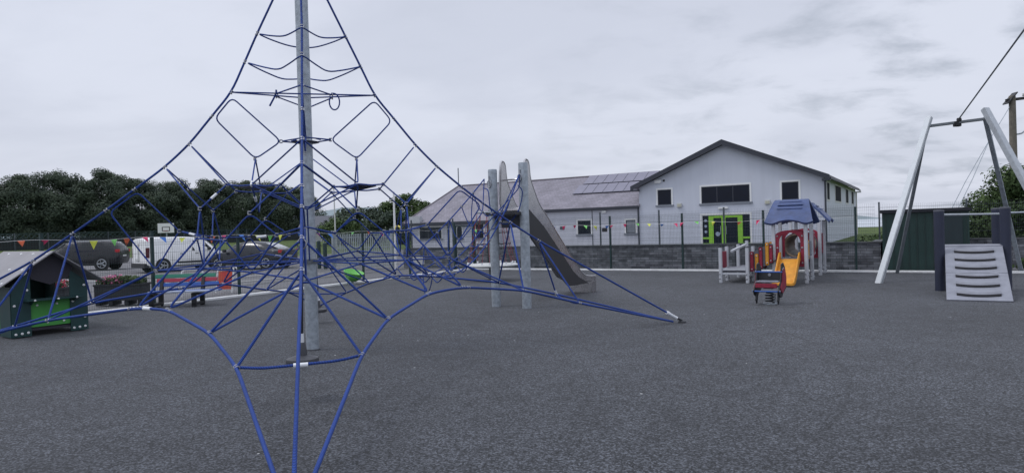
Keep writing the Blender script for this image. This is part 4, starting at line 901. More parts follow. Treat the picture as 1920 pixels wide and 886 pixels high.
corner = {'RF': ('R+', 'F+'), 'RB': ('R-', 'B+'), 'LB': ('L-', 'B-'), 'LF': ('L+', 'F-')}
for c, (p, q) in corner.items():
    D = W_('D_' + c)
    Op, Oq = W_('O_' + p), W_('O_' + q)
    a, b = p[0], q[0]
    rope([W_('Q_' + a), D, W_('E5_' + b)]); rope([W_('V_' + a), D, W_('V_' + b)] if a in 'RL' else [W_('V_' + a), D])
    rope([W_('S2_' + p), W_('S2_' + q)]); rope([W_('K_' + p), W_('K_' + q)])
    inn = D * .62; inn.z = 2.2
    up = Vector((0, 0, 1))
    rope([Op, D + (Op - D) * .5 - up * .015, D, D + (Oq - D) * .5 - up * .015, Oq], NR * 1.1, 'mat_rope', rnd=.05)
    if c not in ('RF', 'LF'): cl(D, up); continue
    AA = AXV[c[0]]; base_ = AA * .68 + up * (W_('O_' + c[0] + '+').z - .0)
    Op, Oq, inn, D = base_ + AA * .27 + Fv * .05, base_ - AA * .27 - Fv * .05, base_ - Fv * .42, base_ + Fv * .42
    cc = base_ - up * .02; ms_ = .95 if 'R' in c else .75
    ringp = catmull([Op, (Op + D) / 2 * .9 + cc * .1, D, (Oq + D) / 2 * .9 + cc * .1, Oq, (Oq + inn) / 2 * .9 + cc * .1, inn, (Op + inn) / 2 * .9 + cc * .1], 3, True); ringp = [cc + (r_ - cc) * ms_ for r_ in ringp]; n = len(ringp)
    dz = Vector((0, 0, .012))
    k.add([cc - dz * 3] + [cc * .45 + r_ * .55 - dz * 1.5 for r_ in ringp] + ringp + [cc - dz * 4] + [r_ - dz for r_ in ringp], [(0, 1 + i, 1 + (i + 1) % n) for i in range(n)] + [(1 + i, n + 1 + i, n + 1 + (i + 1) % n, 1 + (i + 1) % n) for i in range(n)] + [(2 * n + 1, 2 * n + 2 + (i + 1) % n, 2 * n + 2 + i) for i in range(n)] + [(n + 1 + i, 2 * n + 2 + i, 2 * n + 2 + (i + 1) % n, n + 1 + (i + 1) % n) for i in range(n)])
    k.build('rubber_mat', M['rubber'] if 'R' in c else M['greyrub'], net)
# borders
for a, sa_, b, sb in (('F', '+', 'R', '+'), ('R', '-', 'B', '+'), ('B', '-', 'L', '-'), ('L', '+', 'F', '-')):
    g_ = lambda x, ax, s: W_('%s_%s%s' % (x, ax, s))
    rope([W_('AB_' + a), g_('a1', a, sa_), g_('a2', a, sa_), g_('a3', a, sa_), g_('a3', b, sb), g_('a2', b, sb), g_('a1', b, sb), W_('AB_' + b)], BR_ * 1.05, 'border_rope', rnd=.25, n=10)
# rings round the top
AXO = 'RBLF'
for i in (1, 2):
    pts = []
    for j in range(4):
        A_, B_ = W_('E%d_%s' % (i, AXO[j])), W_('E%d_%s' % (i, AXO[(j + 1) % 4]))
        m_ = (A_ + B_) / 2 * .82; m_.z = (A_.z + B_.z) / 2 - .07 * i
        pts += [A_, A_ * .55 + m_ * .45 - Vector((0, 0, .01)), m_, B_ * .55 + m_ * .45 - Vector((0, 0, .01))]
    pts.append(pts[0]); rope(pts, rnd=.12, name='ring_rope')
L3, R3, F3, B3 = [W_('E3_' + q) for q in 'LRFB']
for s in (1, -1): rope([L3, Vector((0, 0, L3.z - .03)) + Fv * .14 * s, R3], rnd=.1, name='ring_rope')
for q3, sg in ((F3, 1), (B3, -1)):
    for s in (1, -1):
        kn = Rv * .36 * s + Fv * .12 * sg; kn.z = L3.z - .03
        rope([q3, kn], rnd=.05, name='ring_rope')
        if s == 1 and sg == 1: 
            rope([kn + Vector((0, 0, .02))] + [kn + Rv * (.04 + .07 * math.sin(t)) + Vector((0, 0, -.09 + .11 * math.cos(t))) - Fv * .1 * t / 6 for t in [j * .5 for j in range(12)]], NR, 'rope_tail', rnd=.02)
        if s == -1 and sg == 1:
            rope([kn + Vector((0, 0, .05)), kn, kn - Rv * .09 - Vector((0, 0, .17))], NR * 1.3, 'rope_tail', rnd=.04)
        cl(kn, Rv)
Ps = [W_('P_' + q) for q in AXO]
rope([Ps[0], Ps[1], Ps[2], Ps[3], Ps[0]], rnd=.06, name='ring_rope')
k = MB(); z = Ps[0].z - .02; k.lathe([(.09, z), (.15, z - .01), (.2, z - .015), (.15, z - .03), (.09, z - .03)], 8); k.build('rubber_mat', M['greyrub'], net, smooth=True)
k = MB(); k.lathe([(.09, 1.2), (.12, 1.205), (.12, 1.26), (.09, 1.265)], 20); k.build('mast_collar', M['galv_dark'], net, smooth=True)
# hanging disc seats front and back
for a, kx, zb, ds in (('F', 0.10, .37, .0), ('B', 0.02, .22, 0)):
    top = W_('E10_' + a); up_ = top * (2.75 / 3.34); 
    hx = AXV[a] * 2.75 + Rv * (.05 if a == 'F' else 0.02); tz = W_('E8_' + a).z - .55 if a == 'B' else 1.52
    tt = Vector((hx.x, hx.y, tz)); bb = Vector((hx.x, hx.y, zb))
    E9 = W_('E9_' + a); tt = E9 - Vector((0, 0, .04)); bb = Vector((E9.x, E9.y, zb)) - Rv * (.03 if a == 'F' else -.03)
    k = MB(); k.tube([tt, bb + Vector((0, 0, .26))], .017, 8); k.uv = None; k.build('hanging_rope', M['rope_black'], net, smooth=True)
    k = MB(); k.lathe([(0, .27), (.021, .27), (.023, .18), (0.0, .18)], 12, bb); k.build('ferrule', M['ferrule'], net)
    k = MB(); k.lathe([(.03, .185), (.038, .17), (.05, .06), (.1, .045), (.15, .03), (.158, .0), (.15, -.022), (0, -.025)], 24, bb); k.build('disc_seat', mat('dark_disc_rubber', (.05, .052, .06), .45), net, smooth=True)
    k = MB(); k.tube([bb + Vector((.02 * math.cos(q), 0, -.05 + .025 * math.sin(q))) for q in [j * PI / 5 for j in range(10)]], .006, 5, True); k.uv = None; k.build('ring_eye', M['clamp'], net)
    k = MB(); k.tube([tt + Vector((.045 * math.cos(q), 0, -.02 + .05 * math.sin(q))) for q in [j * PI / 6 for j in range(12)]], .008, 6, True); k.uv = None; k.build('shackle', M['clamp'], net)
# ground anchors
for a in 'RBLF':
    p = W_('AU_' + a); E9 = W_('E10_' + a); d = (E9 - p).normalized()
    e_ = 0 if a != 'F' else .09
    k = MB(); k.cyl(p + d * (.1 - e_), p + d * (.28 - e_ * 1.4), .024, n=12); k.cyl(p + d * (.26 - e_ * 1.4), p + d * (.31 - e_ * 1.6), .03, n=10); k.build('turnbuckle', M['ferrule'], net)
    k = MB(); k.lathe([(.07, 0), (.06, .03), (.02, .04), (0, .04)], 12, (p.x, p.y, 0)); k.beam(p, p + d * .12, .03, .03); k.build('ground_anchor', M['black'], net)
# white ferrules on ropes
def fer(a, b, t, L_=.11, r=.0175):
    a, b = W_(a), W_(b); p = a + (b - a) * t; d = (b - a).normalized()
    k = MB(); k.cyl(p - d * L_ / 2, p + d * L_ / 2, r, n=12); k.build('ferrule', M['ferrule'], net, smooth=True)
fer('O_L+', 'T_L+', .5); fer('D_LF', 'V_L', .5); fer('Y_L', 'S1_L+', .55); fer('S1_F-', 'S2_F-', .3); fer('a3_L+', 'a3_F-', .35, .14, .022); fer('Q_L', 'D_LF', .95)
fer('E10_R', 'a1_R-', .98); fer('K_B-', 'U_B', .3)
p = (W_('a1_F+') + W_('a1_F-')) / 2 - Vector((0, 0, .035)); k = MB(); k.cyl(p - Rv * .06, p + Rv * .06, .021, n=12); k.build('ferrule', M['ferrule'], net, smooth=True)
# clamps: a shared pair of pressed rings
k = MB()
for x in (-.018, .018): k.lathe([(.015, x - .007), (.0215, x - .005), (.0215, x + .005), (.015, x + .007)], 10)
k.span((.013, -.006, -.02), (.026, .006, .02))
cm = k.build('clamp', M['clamp'], net, smooth=True)
eye = Vector((0, 0, 1.6)) - Vector((MX, MY, 0))
clamps.sort(key=lambda c: (c[0] - eye).length)
rest = MB(); base_v = [Vector(v) for v in k.v]; first = True
for i, (p, d) in enumerate(clamps):
    q = d.to_track_quat('Z', 'Y'); mt_ = Matrix.Translation(p) @ q.to_matrix().to_4x4()
    if i < 96:
        o = cm if first else cm.copy()
        if not first: col.objects.link(o); o.parent = net
        first = False; o.location = p; o.rotation_mode = 'QUATERNION'; o.rotation_quaternion = q
    else:
        rest.add([mt_ @ v for v in base_v], k.f)
tag(rest.build('clamp', M['clamp'], net, smooth=True), None, None, None, 'stuff')

# ================================================================== SLIDE WITH ROPE BRIDGE
sl = thing('slide', 'tall stainless steel slide on two galvanised posts, right of the rope pyramid', 'slide', FR(-.15, -11.1), FA)
OX, OY = -.15, -11.1   # local = (s - OX, t - OY)
def lx(s, t, z): return (s - OX, t - OY, z)
for s, t, h_ in ((-.54, -11.09, 2.80), (.22, -11.14, 2.88)):
    k = MB(); x, y, _ = lx(s, t, 0); k.lathe([(0, 0), (.095, 0), (.095, h_), (.088, h_ + .03), (0, h_ + .035)], 28, (x, y, 0)); po = k.build('post', M['galv'], sl, smooth=True)
    k = MB(); k.tube([(x - .02 + .045 * math.cos(q), y - .11, h_ - .27 + .07 * math.sin(q)) for q in [j * PI / 6 for j in range(12)]], .012, 6, True); k.uv = None; k.box((x - .02, y - .1, h_ - .16), (.03, .03, .1)); k.build('eye_bolt', M['clamp'], po, smooth=True)
top_o = [(-10.97, 2.95), (-10.87, 2.99), (-10.80, 2.9), (-10.75, 2.61), (-10.59, 2.34), (-10.4, 2.09), (-9.99, 1.76), (-9.26, 1.16), (-8.61, .64), (-8.4, .50), (-8.15, .42), (-7.66, .38)]
mid_o = [(-10.85, 1.98), (-10.24, 1.62), (-9.53, 1.08), (-8.89, .58), (-8.60, .42), (-8.3, .32), (-7.66, .27)]
bot_o = [(-10.9, 1.50), (-10.49, 1.16), (-9.79, .66), (-9.2, .27), (-8.8, .25), (-8.1, .25)]
bot_l = [(-10.9, 1.75), (-10.35, 1.45), (-9.7, 1.0), (-9.1, .55), (-8.7, .33), (-8.1, .27)]
xl, xr = -.41 - OX, .16 - OX
Tp = lambda L_: [(t - OY, z) for t, z in L_]
for x in (xl, xr):
    lo = Tp([(-11.03, 1.96)] + [(t_, z_ + (.08 if x < 0 and z_ > .5 else 0)) for t_, z_ in mid_o])
    k = MB(); k.prism(Tp(top_o)[::1] + lo[::-1] , 0, x - .014, x + .014); k.build('side_wall', M['steel'], sl)
    k = MB(); k.tube(catmull([(x, t, z) for t, z in Tp([(-11.03, 2.1), (-11.03, 2.6)] + top_o)], 4), .021, 8); k.uv = None; k.build('edge_rail', M['steel'], sl, smooth=True)
    if x < 0: continue
    k = MB(); k.prism(Tp(mid_o[:-1])[::1] + Tp(bot_o)[::-1], 0, x + (.0 if x > 0 else -.012), x + (.012 if x > 0 else 0)); k.build('side_skirt', M['dkpanel'], sl)
k = MB(); cb_ = catmull([(0, t, z + (.10 if z > .45 and z < 1.9 else .04)) for t, z in Tp([(-11.03, 1.93)] + mid_o)], 4)
n = len(cb_)
k.add([(xl + .014, p.y, p.z) for p in cb_] + [(xr - .014, p.y, p.z) for p in cb_] + [(xl + .014, p.y, p.z - .02) for p in cb_] + [(xr - .014, p.y, p.z - .02) for p in cb_],
      [(i, i + 1, n + i + 1, n + i) for i in range(n - 1)] + [(2 * n + i, 3 * n + i, 3 * n + i + 1, 2 * n + i + 1) for i in range(n - 1)])
k.build('chute', M['steel'], sl, smooth=True)
k = MB(); k.span((xl - .02, -7.95 - OY, 0), (xr + .02, -7.66 - OY, .27)); k.build('foot', M['steel'], sl, bevel=.01)
k = MB(); k.cyl((xl, -10.78 - OY, 2.62), (xr, -10.78 - OY, 2.62), .017); k.build('hand_bar', M['steel'], sl)
k = MB(); k.span((-.48 - OX, -11.5 - OY, 1.87), (.2 - OX, -10.9 - OY, 1.93)); k.build('platform', M['dkpanel'], sl, bevel=.006)
k = MB(); k.span((-.46 - OX, -10.93 - OY, 1.62), (.17 - OX, -10.9 - OY, 1.868)); k.build('platform_brace', M['greyd'], sl)
k = MB(); k.lathe([(.05, 0), (.1, .0), (.08, .035), (0.0, .05)], 12, lx(-.15, -11.2, 1.72)); k.build('support_bracket', M['alu'], sl)
# rope bridge from the posts down to the pyramid
iv = Matrix.Rotation(-FA, 4, 'Z') @ Matrix.Translation(-Vector(FR(OX, OY)))
def SW(p): return iv @ Vector(p)
def NW(k_): return SW(NET[k_])
e1 = SW((-.53, 13.72, 2.62)); e2 = SW((.18, 13.4, 2.66))
bL = NW('a3_B+') * .5 + NW('a2_B+') * .5; bR = NW('a3_R-')
def srope(pts, r=.0105, rnd=.1, name='bridge_rope'): return rope(pts, r, name, rnd=rnd, parent=sl)
def rail(a, b, sg): return [a + (b - a) * t - Vector((0, 0, sg * 4 * t * (1 - t))) for t in [i / 8 for i in range(9)]]
LA = rail(e1, bL, .13); LB = rail(e2, bR, .62)
srope(LA, .013, .2, 'bridge_side_rope'); srope(LB, .013, .2, 'bridge_side_rope')
mids = []
for q, sg in ((.25, .58), (.5, .74), (.75, .74)):
    a = e1 * (1 - q) + e2 * q - Vector((0, 0, .34)); b = bL * (1 - q) + bR * q
    m_ = rail(a, b, sg * .62); mids.append(m_)
srope([e1] + mids[0][1:]); srope([e2, e2 - Vector((0, 0, .25))] + mids[1][2:]); srope([e2] + mids[2][1:])
rows = [LA] + mids + [LB]
rnd = random.Random(9)
for j in range(1, 8):
    pts = []
    for i, rw in enumerate(rows):
        pts.append(rw[j])
        if i < 4: pts.append((rw[j] + rows[i + 1][j]) / 2 - Vector((0, 0, rnd.uniform(.05, .13))))
    pts = catmull(pts, 2); srope(pts, .0095, .04, 'bridge_cross_rope')
for j in (1, 3, 5):   # wide hanging loops
    a = LA[j]; b = mids[1][j + 1]; c_ = (a + b) / 2 - Vector((0, 0, .42 + .05 * j)); c_.x -= .1
    srope(catmull([a, a * .6 + c_ * .4 - Vector((.05, 0, .12)), c_, b * .6 + c_ * .4 - Vector((0, 0, .1)), b], 5), .0095, .03, 'bridge_loop')
srope(catmull([e1 - Vector((0.03, 0, .18)), e1 + Vector((.12, -.05, -.25)), e1 + Vector((.16, -.05, -.6)), e1 + Vector((.3, -.02, -.85)), e1 + Vector((.52, 0, -.92)), e2 + Vector((-.05, 0, -.72)), e2 + Vector((0.06, 0, -.35)), e2 + Vector((-.04, 0, -.2))], 5), .0105, .03, 'bridge_loop')
kx = MB()
for rw in rows:
    for j in range(1, 8): kx.box(rw[j], (.045, .045, .04))
tag(kx.build('bridge_clamp', M['clamp'], sl, bevel=.008), None, None)
k = MB(); p = bR + (LB[7] - bR) * .55; d = (LB[7] - bR).normalized(); k.cyl(p - d * .1, p + d * .1, .02, n=12); k.build('ferrule', M['ferrule'], sl)
k = MB(); p = (bL + bR) / 2 + Vector((0, 0, .02)); d = (bR - bL).normalized(); k.cyl(p - d * .1, p + d * .1, .02, n=12); k.build('ferrule', M['ferrule'], sl)

# ================================================================== RED ROPE SPINNER
sp = thing('rope_spinner', 'carousel with red ropes above a pale round platform behind the slide posts', 'carousel', (-.66, 21.0, 0))
k = MB(); k.lathe([(0, .40), (.3, .40), (.78, .44), (.83, .47), (.83, .50), (.78, .52), (.3, .53), (0, .53)], 48); k.build('platform', M['offwhite'], sp, smooth=True)
k = MB(); k.lathe([(0, 0), (.09, 0), (.09, .4), (.07, .53), (.05, 2.2), (0, 2.22)], 16); k.build('mast', M['galv_dark'], sp, smooth=True)
k = MB(); k.tube([(.42 * math.cos(a), .42 * math.sin(a), 2.12) for a in [i * PI / 10 for i in range(20)]], .02, 8, True)
for a in range(4): k.beam((0, 0, 2.14), (.42 * math.cos(a * PI / 2), .42 * math.sin(a * PI / 2), 2.12), .03, .03)
k.uv = None; k.build('top_ring', M['galv'], sp)
for i in range(6):
    a = (i + .3) * PI / 3; k = MB(); p0 = Vector((.42 * math.cos(a), .42 * math.sin(a), 2.1))
    for da in (-.16, .16): k.tube([p0, (.74 * math.cos(a + da), .74 * math.sin(a + da), .55)], .008, 6)
    k.uv = None; k.build('red_rope', M['rope_red'], sp)
    k = MB()
    for da in (-.16, .16): k.box((.74 * math.cos(a + da), .74 * math.sin(a + da), .56), (.05, .05, .06))
    k.build('rope_fixing', M['ferrule'], sp)
for z in (.8, 1.15, 1.5, 1.8):
    r_ = .42 + (.74 - .42) * (2.1 - z) / 1.55; k = MB(); k.tube([(r_ * math.cos(a) * (1 - .05 * (i % 2)), r_ * math.sin(a) * (1 - .05 * (i % 2)), z - .02 * (i % 2)) for i, a in enumerate([i * PI / 16 for i in range(32)])], .012, 6, True); k.uv = None; k.build('black_ring_rope', M['rope_black'], sp)

# ================================================================== TODDLER TOWER
tw = thing('play_tower', 'small play tower with blue moulded roofs, red panels, yellow slide and low ramp deck', 'play structure', FR(4.15, -4.0), FA)
A0, B0 = 4.15, -4.0
def q_(s, t, z): return (s - A0, t - B0, z)
def tpost(s, t, h_, w_=.09):
    k = MB(); x, y, _ = q_(s, t, 0); k.box((x, y, h_ / 2), (w_, w_, h_)); o = k.build('post', M['alu'], tw, bevel=.014)
    k = MB(); k.box((x, y, h_ + .01), (w_ + .004, w_ + .004, .02)); k.build('post_cap', M['black'], o)
    k = MB()
    for z in (.12, .24):
        k.dome((x - .02, y - w_ / 2, z), .026, (0, -1, 0)); k.dome((x + w_ / 2, y + .0, z - .03), .026, (1, 0, 0))
    k.build('bolt_cap', M['clamp'], o)
for s in (3.76, 4.53):
    for t in (-4.5, -3.52): tpost(s, t, 1.62)
    for t in (-1.82, -.8): tpost(s, t, 1.55)
for s, t, h_ in ((2.46, -4.74, .94), (3.15, -4.77, .93), (2.46, -4.05, .95), (3.15, -4.05, .95), (2.5, -2.9, .97), (2.62, -2.3, 1.05)): tpost(s, t, h_, .085)
for a_, b_ in ((( 3.8, -4.47, .56), (4.49, -3.55, .62)), ((3.8, -1.79, .56), (4.49, -.83, .62)), ((2.5, -4.7, .28), (3.11, -4.08, .33)), ((2.5, -4.0, .28), (3.1, -2.35, .33))):
    k = MB(); k.span(q_(*a_), q_(*b_)); k.build('deck', M['greyd'], tw)
k = MB(); k.span(q_(2.51, -4.76, .33), q_(3.10, -4.72, .39)); k.span(q_(2.51, -4.76, .22), q_(3.10, -4.72, .27)); k.span(q_(2.51, -4.07, .33), q_(3.1, -4.03, .39)); k.build('deck_rail', M['alu'], tw, bevel=.008)
k = MB(); k.beam(q_(2.72, -4.6, .83), q_(2.62, -2.45, .93), .07, .06); k.build('hand_rail', M['alu'], tw, bevel=.012)
k = MB(); k.span(q_(2.445, -4.66, .38), q_(2.475, -4.12, .82)); k.build('side_panel', M['red'], tw, bevel=.01)
# arch panel at the slide
def arch(x0, x1, z0, zs, h_, n=12): return [(x0, z0), (x1, z0), (x1, zs)] + [((x0 + x1) / 2 + (x1 - x0) / 2 * math.cos(a), zs + h_ * math.sin(a)) for a in [PI * i / n for i in range(1, n)]] + [(x0, zs)]
xo0, xo1 = 3.79 - A0, 4.5 - A0
k = MB(); k.ring(arch(xo0, xo1, .42, 1.20, .15), arch(xo0 + .10, xo1 - .10, .60, 1.05, .24), 1, -4.5 - B0 - .012, -4.5 - B0 + .012); ap = k.build('arch_panel', M['red'], tw)
k = MB()
for x in (xo0 + .06, xo1 - .06):
    for z in (.52, .9, 1.2): k.dome((x, -4.5 - B0 - .012, z), .024, (0, -1, 0))
k.build('bolt_cap', M['clamp'], ap)
k = MB(); k.ring(arch(xo0, xo1, .5, 1.2, .15), arch(xo0 + .08, xo1 - .08, .60, 1.05, .26), 1, -3.52 - B0 - .012, -3.52 - B0 + .012); k.build('arch_panel', M['red'], tw)
k = MB(); k.ring(arch(xo0, xo1, .5, 1.2, .15), arch(xo0 + .08, xo1 - .08, .60, 1.05, .26), 1, -1.82 - B0 - .012, -1.82 - B0 + .012); k.build('arch_panel', M['red'], tw)
# tunnel
k = MB(); cx, cz = (xo0 + xo1) / 2, .92; n = 24
P1 = [(cx + .31 * math.cos(a), cz + .31 * math.sin(a)) for a in [2 * PI * i / n for i in range(n)]]; P2 = [(cx + .285 * math.cos(a), cz + .285 * math.sin(a)) for a in [2 * PI * i / n for i in range(n)]]
k.ring(P1, P2, 1, -3.5 - B0, -1.84 - B0); k.build('tunnel', M['tan'], tw, smooth=True)
k = MB()
for t in (-3.42, -2.66, -1.9): k.ring([(cx + .335 * math.cos(a), cz + .335 * math.sin(a)) for a in [2 * PI * i / n for i in range(n)]], [(cx + .312 * math.cos(a), cz + .312 * math.sin(a)) for a in [2 * PI * i / n for i in range(n)]], 1, t - B0 - .03, t - B0 + .03)
k.build('tunnel_band', M['greyd'], tw, smooth=True)
# slide
sp1 = [(-4.44, .62), (-4.62, .60), (-4.85, .45), (-5.15, .24), (-5.35, .12), (-5.5, .09), (-5.62, .09)]
def slp(off): return [(t - B0, z + off) for t, z in sp1]
for x in (xo0 + .10, xo1 - .14):
    top_ = [(t - B0, z + dz_) for (t, z), dz_ in zip(sp1, (.17, .19, .17, .16, .14, .09, .02))]
    k = MB(); k.prism(slp(-.05) + top_[::-1], 0, x, x + .035); k.build('slide_side', M['yellow'], tw, bevel=.01)
k = MB(); c1_ = catmull([(0, t, z) for t, z in slp(0)], 4); n = len(c1_); xa_, xb_ = xo0 + .13, xo1 - .135
k.add([(xa_, p.y, p.z) for p in c1_] + [(xb_, p.y, p.z) for p in c1_] + [(xa_, p.y, p.z - .05) for p in c1_] + [(xb_, p.y, p.z - .05) for p in c1_], [(i, i + 1, n + i + 1, n + i) for i in range(n - 1)] + [(2 * n + i, 3 * n + i, 3 * n + i + 1, 2 * n + i + 1) for i in range(n - 1)] + [(n - 1, 3 * n - 1, 4 * n - 1, 2 * n - 1), (0, n, 3 * n, 2 * n)])
k.build('slide_bed', M['yellow'], tw, smooth=True)
# side panels right
for t, mm_, z0, z1 in ((-4.2, 'yellow', .60, 1.08), (-3.15, 'red', .62, 1.3), (-1.3, 'red', .62, 1.2), (-3.75, 'grey', .66, 1.05)):
    k = MB(); k.span(q_(4.515, t - .13, z0), q_(4.545, t + .16, z1)); o = k.build('side_panel', M[mm_], tw, bevel=.012)
    k = MB(); k.dome((4.546 - A0, t - B0 + .01, z1 - .06), .022, (1, 0, 0)); k.dome((4.546 - A0, t - B0 + .01, z0 + .06), .022, (1, 0, 0)); k.build('bolt_cap', M['clamp'], o)
# sloping ramp with coloured slats between deck and tower
k = MB()
for y0 in (-4.62, -4.12):
    k.prism([(3.16 - A0, .30), (3.76 - A0, .52), (3.76 - A0, 1.0), (3.70 - A0, 1.02), (3.16 - A0, .76)], 1, y0 - B0 - .01, y0 - B0 + .01)
k.build('ramp_panel', M['greyd'], tw)
for s, mm_, z0, z1 in ((3.24, 'red', .30, .82), (3.36, 'yellow', .36, .76), (3.46, 'red', .36, .93), (3.62, 'yellow', .46, 1.05), (3.71, 'red', .52, .98)):
    k = MB(); k.span(q_(s - .048, -4.66, z0), q_(s + .048, -4.632, z1)); o = k.build('slat', M[mm_], tw, bevel=.014)
    k = MB(); k.dome((s - A0, -4.66 - B0, z1 - .06), .02, (0, -1, 0)); k.dome((s - A0, -4.66 - B0, z0 + .06), .02, (0, -1, 0)); k.build('bolt_cap', M['clamp'], o)
    k = MB(); k.span(q_(s - .048, -4.105, z0), q_(s + .048, -4.08, z1)); k.build('slat', M[mm_], tw, bevel=.014)
k = MB(); k.add([q_(3.16, -4.6, .31), q_(3.16, -4.13, .31), q_(3.8, -4.13, .6), q_(3.8, -4.6, .6), q_(3.16, -4.6, .28), q_(3.16, -4.13, .28), q_(3.8, -4.13, .57), q_(3.8, -4.6, .57)], [(0, 1, 2, 3), (4, 7, 6, 5), (0, 4, 5, 1), (2, 6, 7, 3), (0, 3, 7, 4), (1, 5, 6, 2)]); k.build('ramp_floor', M['greyd'], tw)
# moulded roofs: two curved panels meeting at a ridge
def roof_panel(Wt, Wb, depth, z0, z1, seed=0):
    k = MB(); rowsn = 9; cols_ = 18; V1 = []
    for i in range(rowsn):
        u = i / (rowsn - 1)                     # 0 ridge .. 1 eave
        wdt = Wt + (Wb - Wt) * (u ** 1.1); y = -depth * (u ** .9); z = z1 - (z1 - z0) * (u ** 1.25)
        for j in range(cols_ + 1):
            v = j / cols_ * 2 - 1
            zz = z; yy = y
            if i == rowsn - 1: zz = z - .03 + .085 * max(0, 1 - (v / .62) ** 2) - .025 * max(0, (abs(v) - .8) / .2) * -1.6
            if .18 < u < .72 and abs(v) < .72 and i % 2 == 0: zz += .018; yy -= .018
            V1.append((v * wdt / 2, yy, zz))
    n1 = len(V1); V2 = [(x, y + .03, z - .045) for x, y, z in V1]; c = cols_ + 1
    F = [(i * c + j, i * c + j + 1, (i + 1) * c + j + 1, (i + 1) * c + j) for i in range(rowsn - 1) for j in range(cols_)]
    F2 = [tuple(n1 + q for q in f[::-1]) for f in F]
    E_ = [(j, j + 1, n1 + j + 1, n1 + j) for j in range(cols_)] + [((rowsn - 1) * c + j, n1 + (rowsn - 1) * c + j, n1 + (rowsn - 1) * c + j + 1, (rowsn - 1) * c + j + 1) for j in range(cols_)]
    E_ += [(i * c, n1 + i * c, n1 + (i + 1) * c, (i + 1) * c) for i in range(rowsn - 1)] + [(i * c + cols_, (i + 1) * c + cols_, n1 + (i + 1) * c + cols_, n1 + i * c + cols_) for i in range(rowsn - 1)]
    k.add(V1 + V2, F + F2 + E_); return k
for cs, ct, rot in ((4.145, -4.01, 0), (4.145, -1.3, PI / 2)):
    for w in (0, PI):
        o = roof_panel(.82, 1.15, .66, 1.56, 2.14).build('roof_panel', M['navy'], tw, smooth=True); x, y, _ = q_(cs, ct, 0); o.location = (x, y, 0); o.rotation_euler = (0, 0, rot + w)
        for u in (.2, .36, .52):
            k = MB(); hw = (.82 + .33 * u) * .34; yy, zz = -.66 * u ** .9, 2.14 - .58 * u ** 1.25
            k.tube([(-hw, yy + .01, zz - .012), (-hw + .04, yy - .014, zz + .014), (hw - .04, yy - .014, zz + .014), (hw, yy + .01, zz - .012)], .017, 8); k.uv = None; k.build('rib', M['navy'], o, smooth=True)

# ================================================================== SPRING RIDER
rd = thing('spring_rider', 'black and red spring rider with blue handle bars in front of the play tower', 'spring rider', (4.94, 13.0, 0), R(-34))
k = MB(); k.tube([(.075 * math.cos(a), .075 * math.sin(a), .03 + a * .0085) for a in [i * PI / 8 for i in range(56)]], .014, 8); k.uv = None; k.build('spring', M['black'], rd, smooth=True)
k = MB(); k.lathe([(.13, 0), (.13, .02), (.0, .025)], 20); k.cyl((.1, 0, .03), (.1, 0, .2), .012); k.build('base_plate', M['galv'], rd)
def side_pts(): return [(-.26, .2), (-.12, .14), (-.02, .02 + .12), (.06, .2), (.2, .24), (.34, .3), (.36, .52), (.26, .7), (.14, .79), (.0, .77), (-.06, .6), (-.1, .44), (-.22, .36), (-.3, .28)]
for sg in (-1, 1):
    k = MB(); k.prism(side_pts(), 0, sg * .225 - .012, sg * .225 + .012); so_ = k.build('side_panel', M['black'], rd, bevel=.005)
    k = MB(); k.prism([(a * .74 + .02, .43 + (b - .43) * .72) for a, b in side_pts()], 0, sg * .225 + sg * .013, sg * .225 + sg * .03); k.build('red_inlay', M['red'], so_, bevel=.005)
    k = MB(); k.prism([(-.24, .1), (-.18, .02), (-.12, .1), (-.1, .24), (-.2, .26)], 0, sg * .2 - .012, sg * .2 + .010); k.build('foot_panel', M['black'], rd)
    k = MB()
    for y, z in ((-.235, .27), (0.02, .66), (.1, .68)): k.dome((sg * .238, y, z), .022, (sg, 0, 0))
    k.build('bolt_cap', M['clamp'], so_)
for y, z in ((-.27, .265), (-.04, .62)):
    k = MB(); k.cyl((-.25, y, z), (.25, y, z), .015); k.build('handle_bar', M['blue'], rd, smooth=True)
k = MB(); k.span((-.2, -.27, .33), (.2, -.24, .415)); k.build('seat_front', M['red'], rd, bevel=.01)
k = MB(); k.span((-.21, -.24, .43), (.21, .05, .455)); k.build('seat', M['grey'], rd, bevel=.01)
k = MB(); k.span((-.21, .06, .45), (.21, .08, .62)); k.span((-.09, -.1, .3), (.09, .1, .34)); k.build('cross_panel', M['dkpanel'], rd)
k = MB(); k.cyl((-.02, .1, .56), (.0, .02, .56), .028); k.build('clock_knob', M['clamp'], rd)

# ================================================================== PLAYHOUSE
hd_ = Vector((.585, .811)); ha = math.atan2(.811, .585)
ph = thing('playhouse', 'dark green playhouse with light green wall panels and grey pitched roof at the left edge', 'playhouse', (-8.06, 11.72, 0), ha)
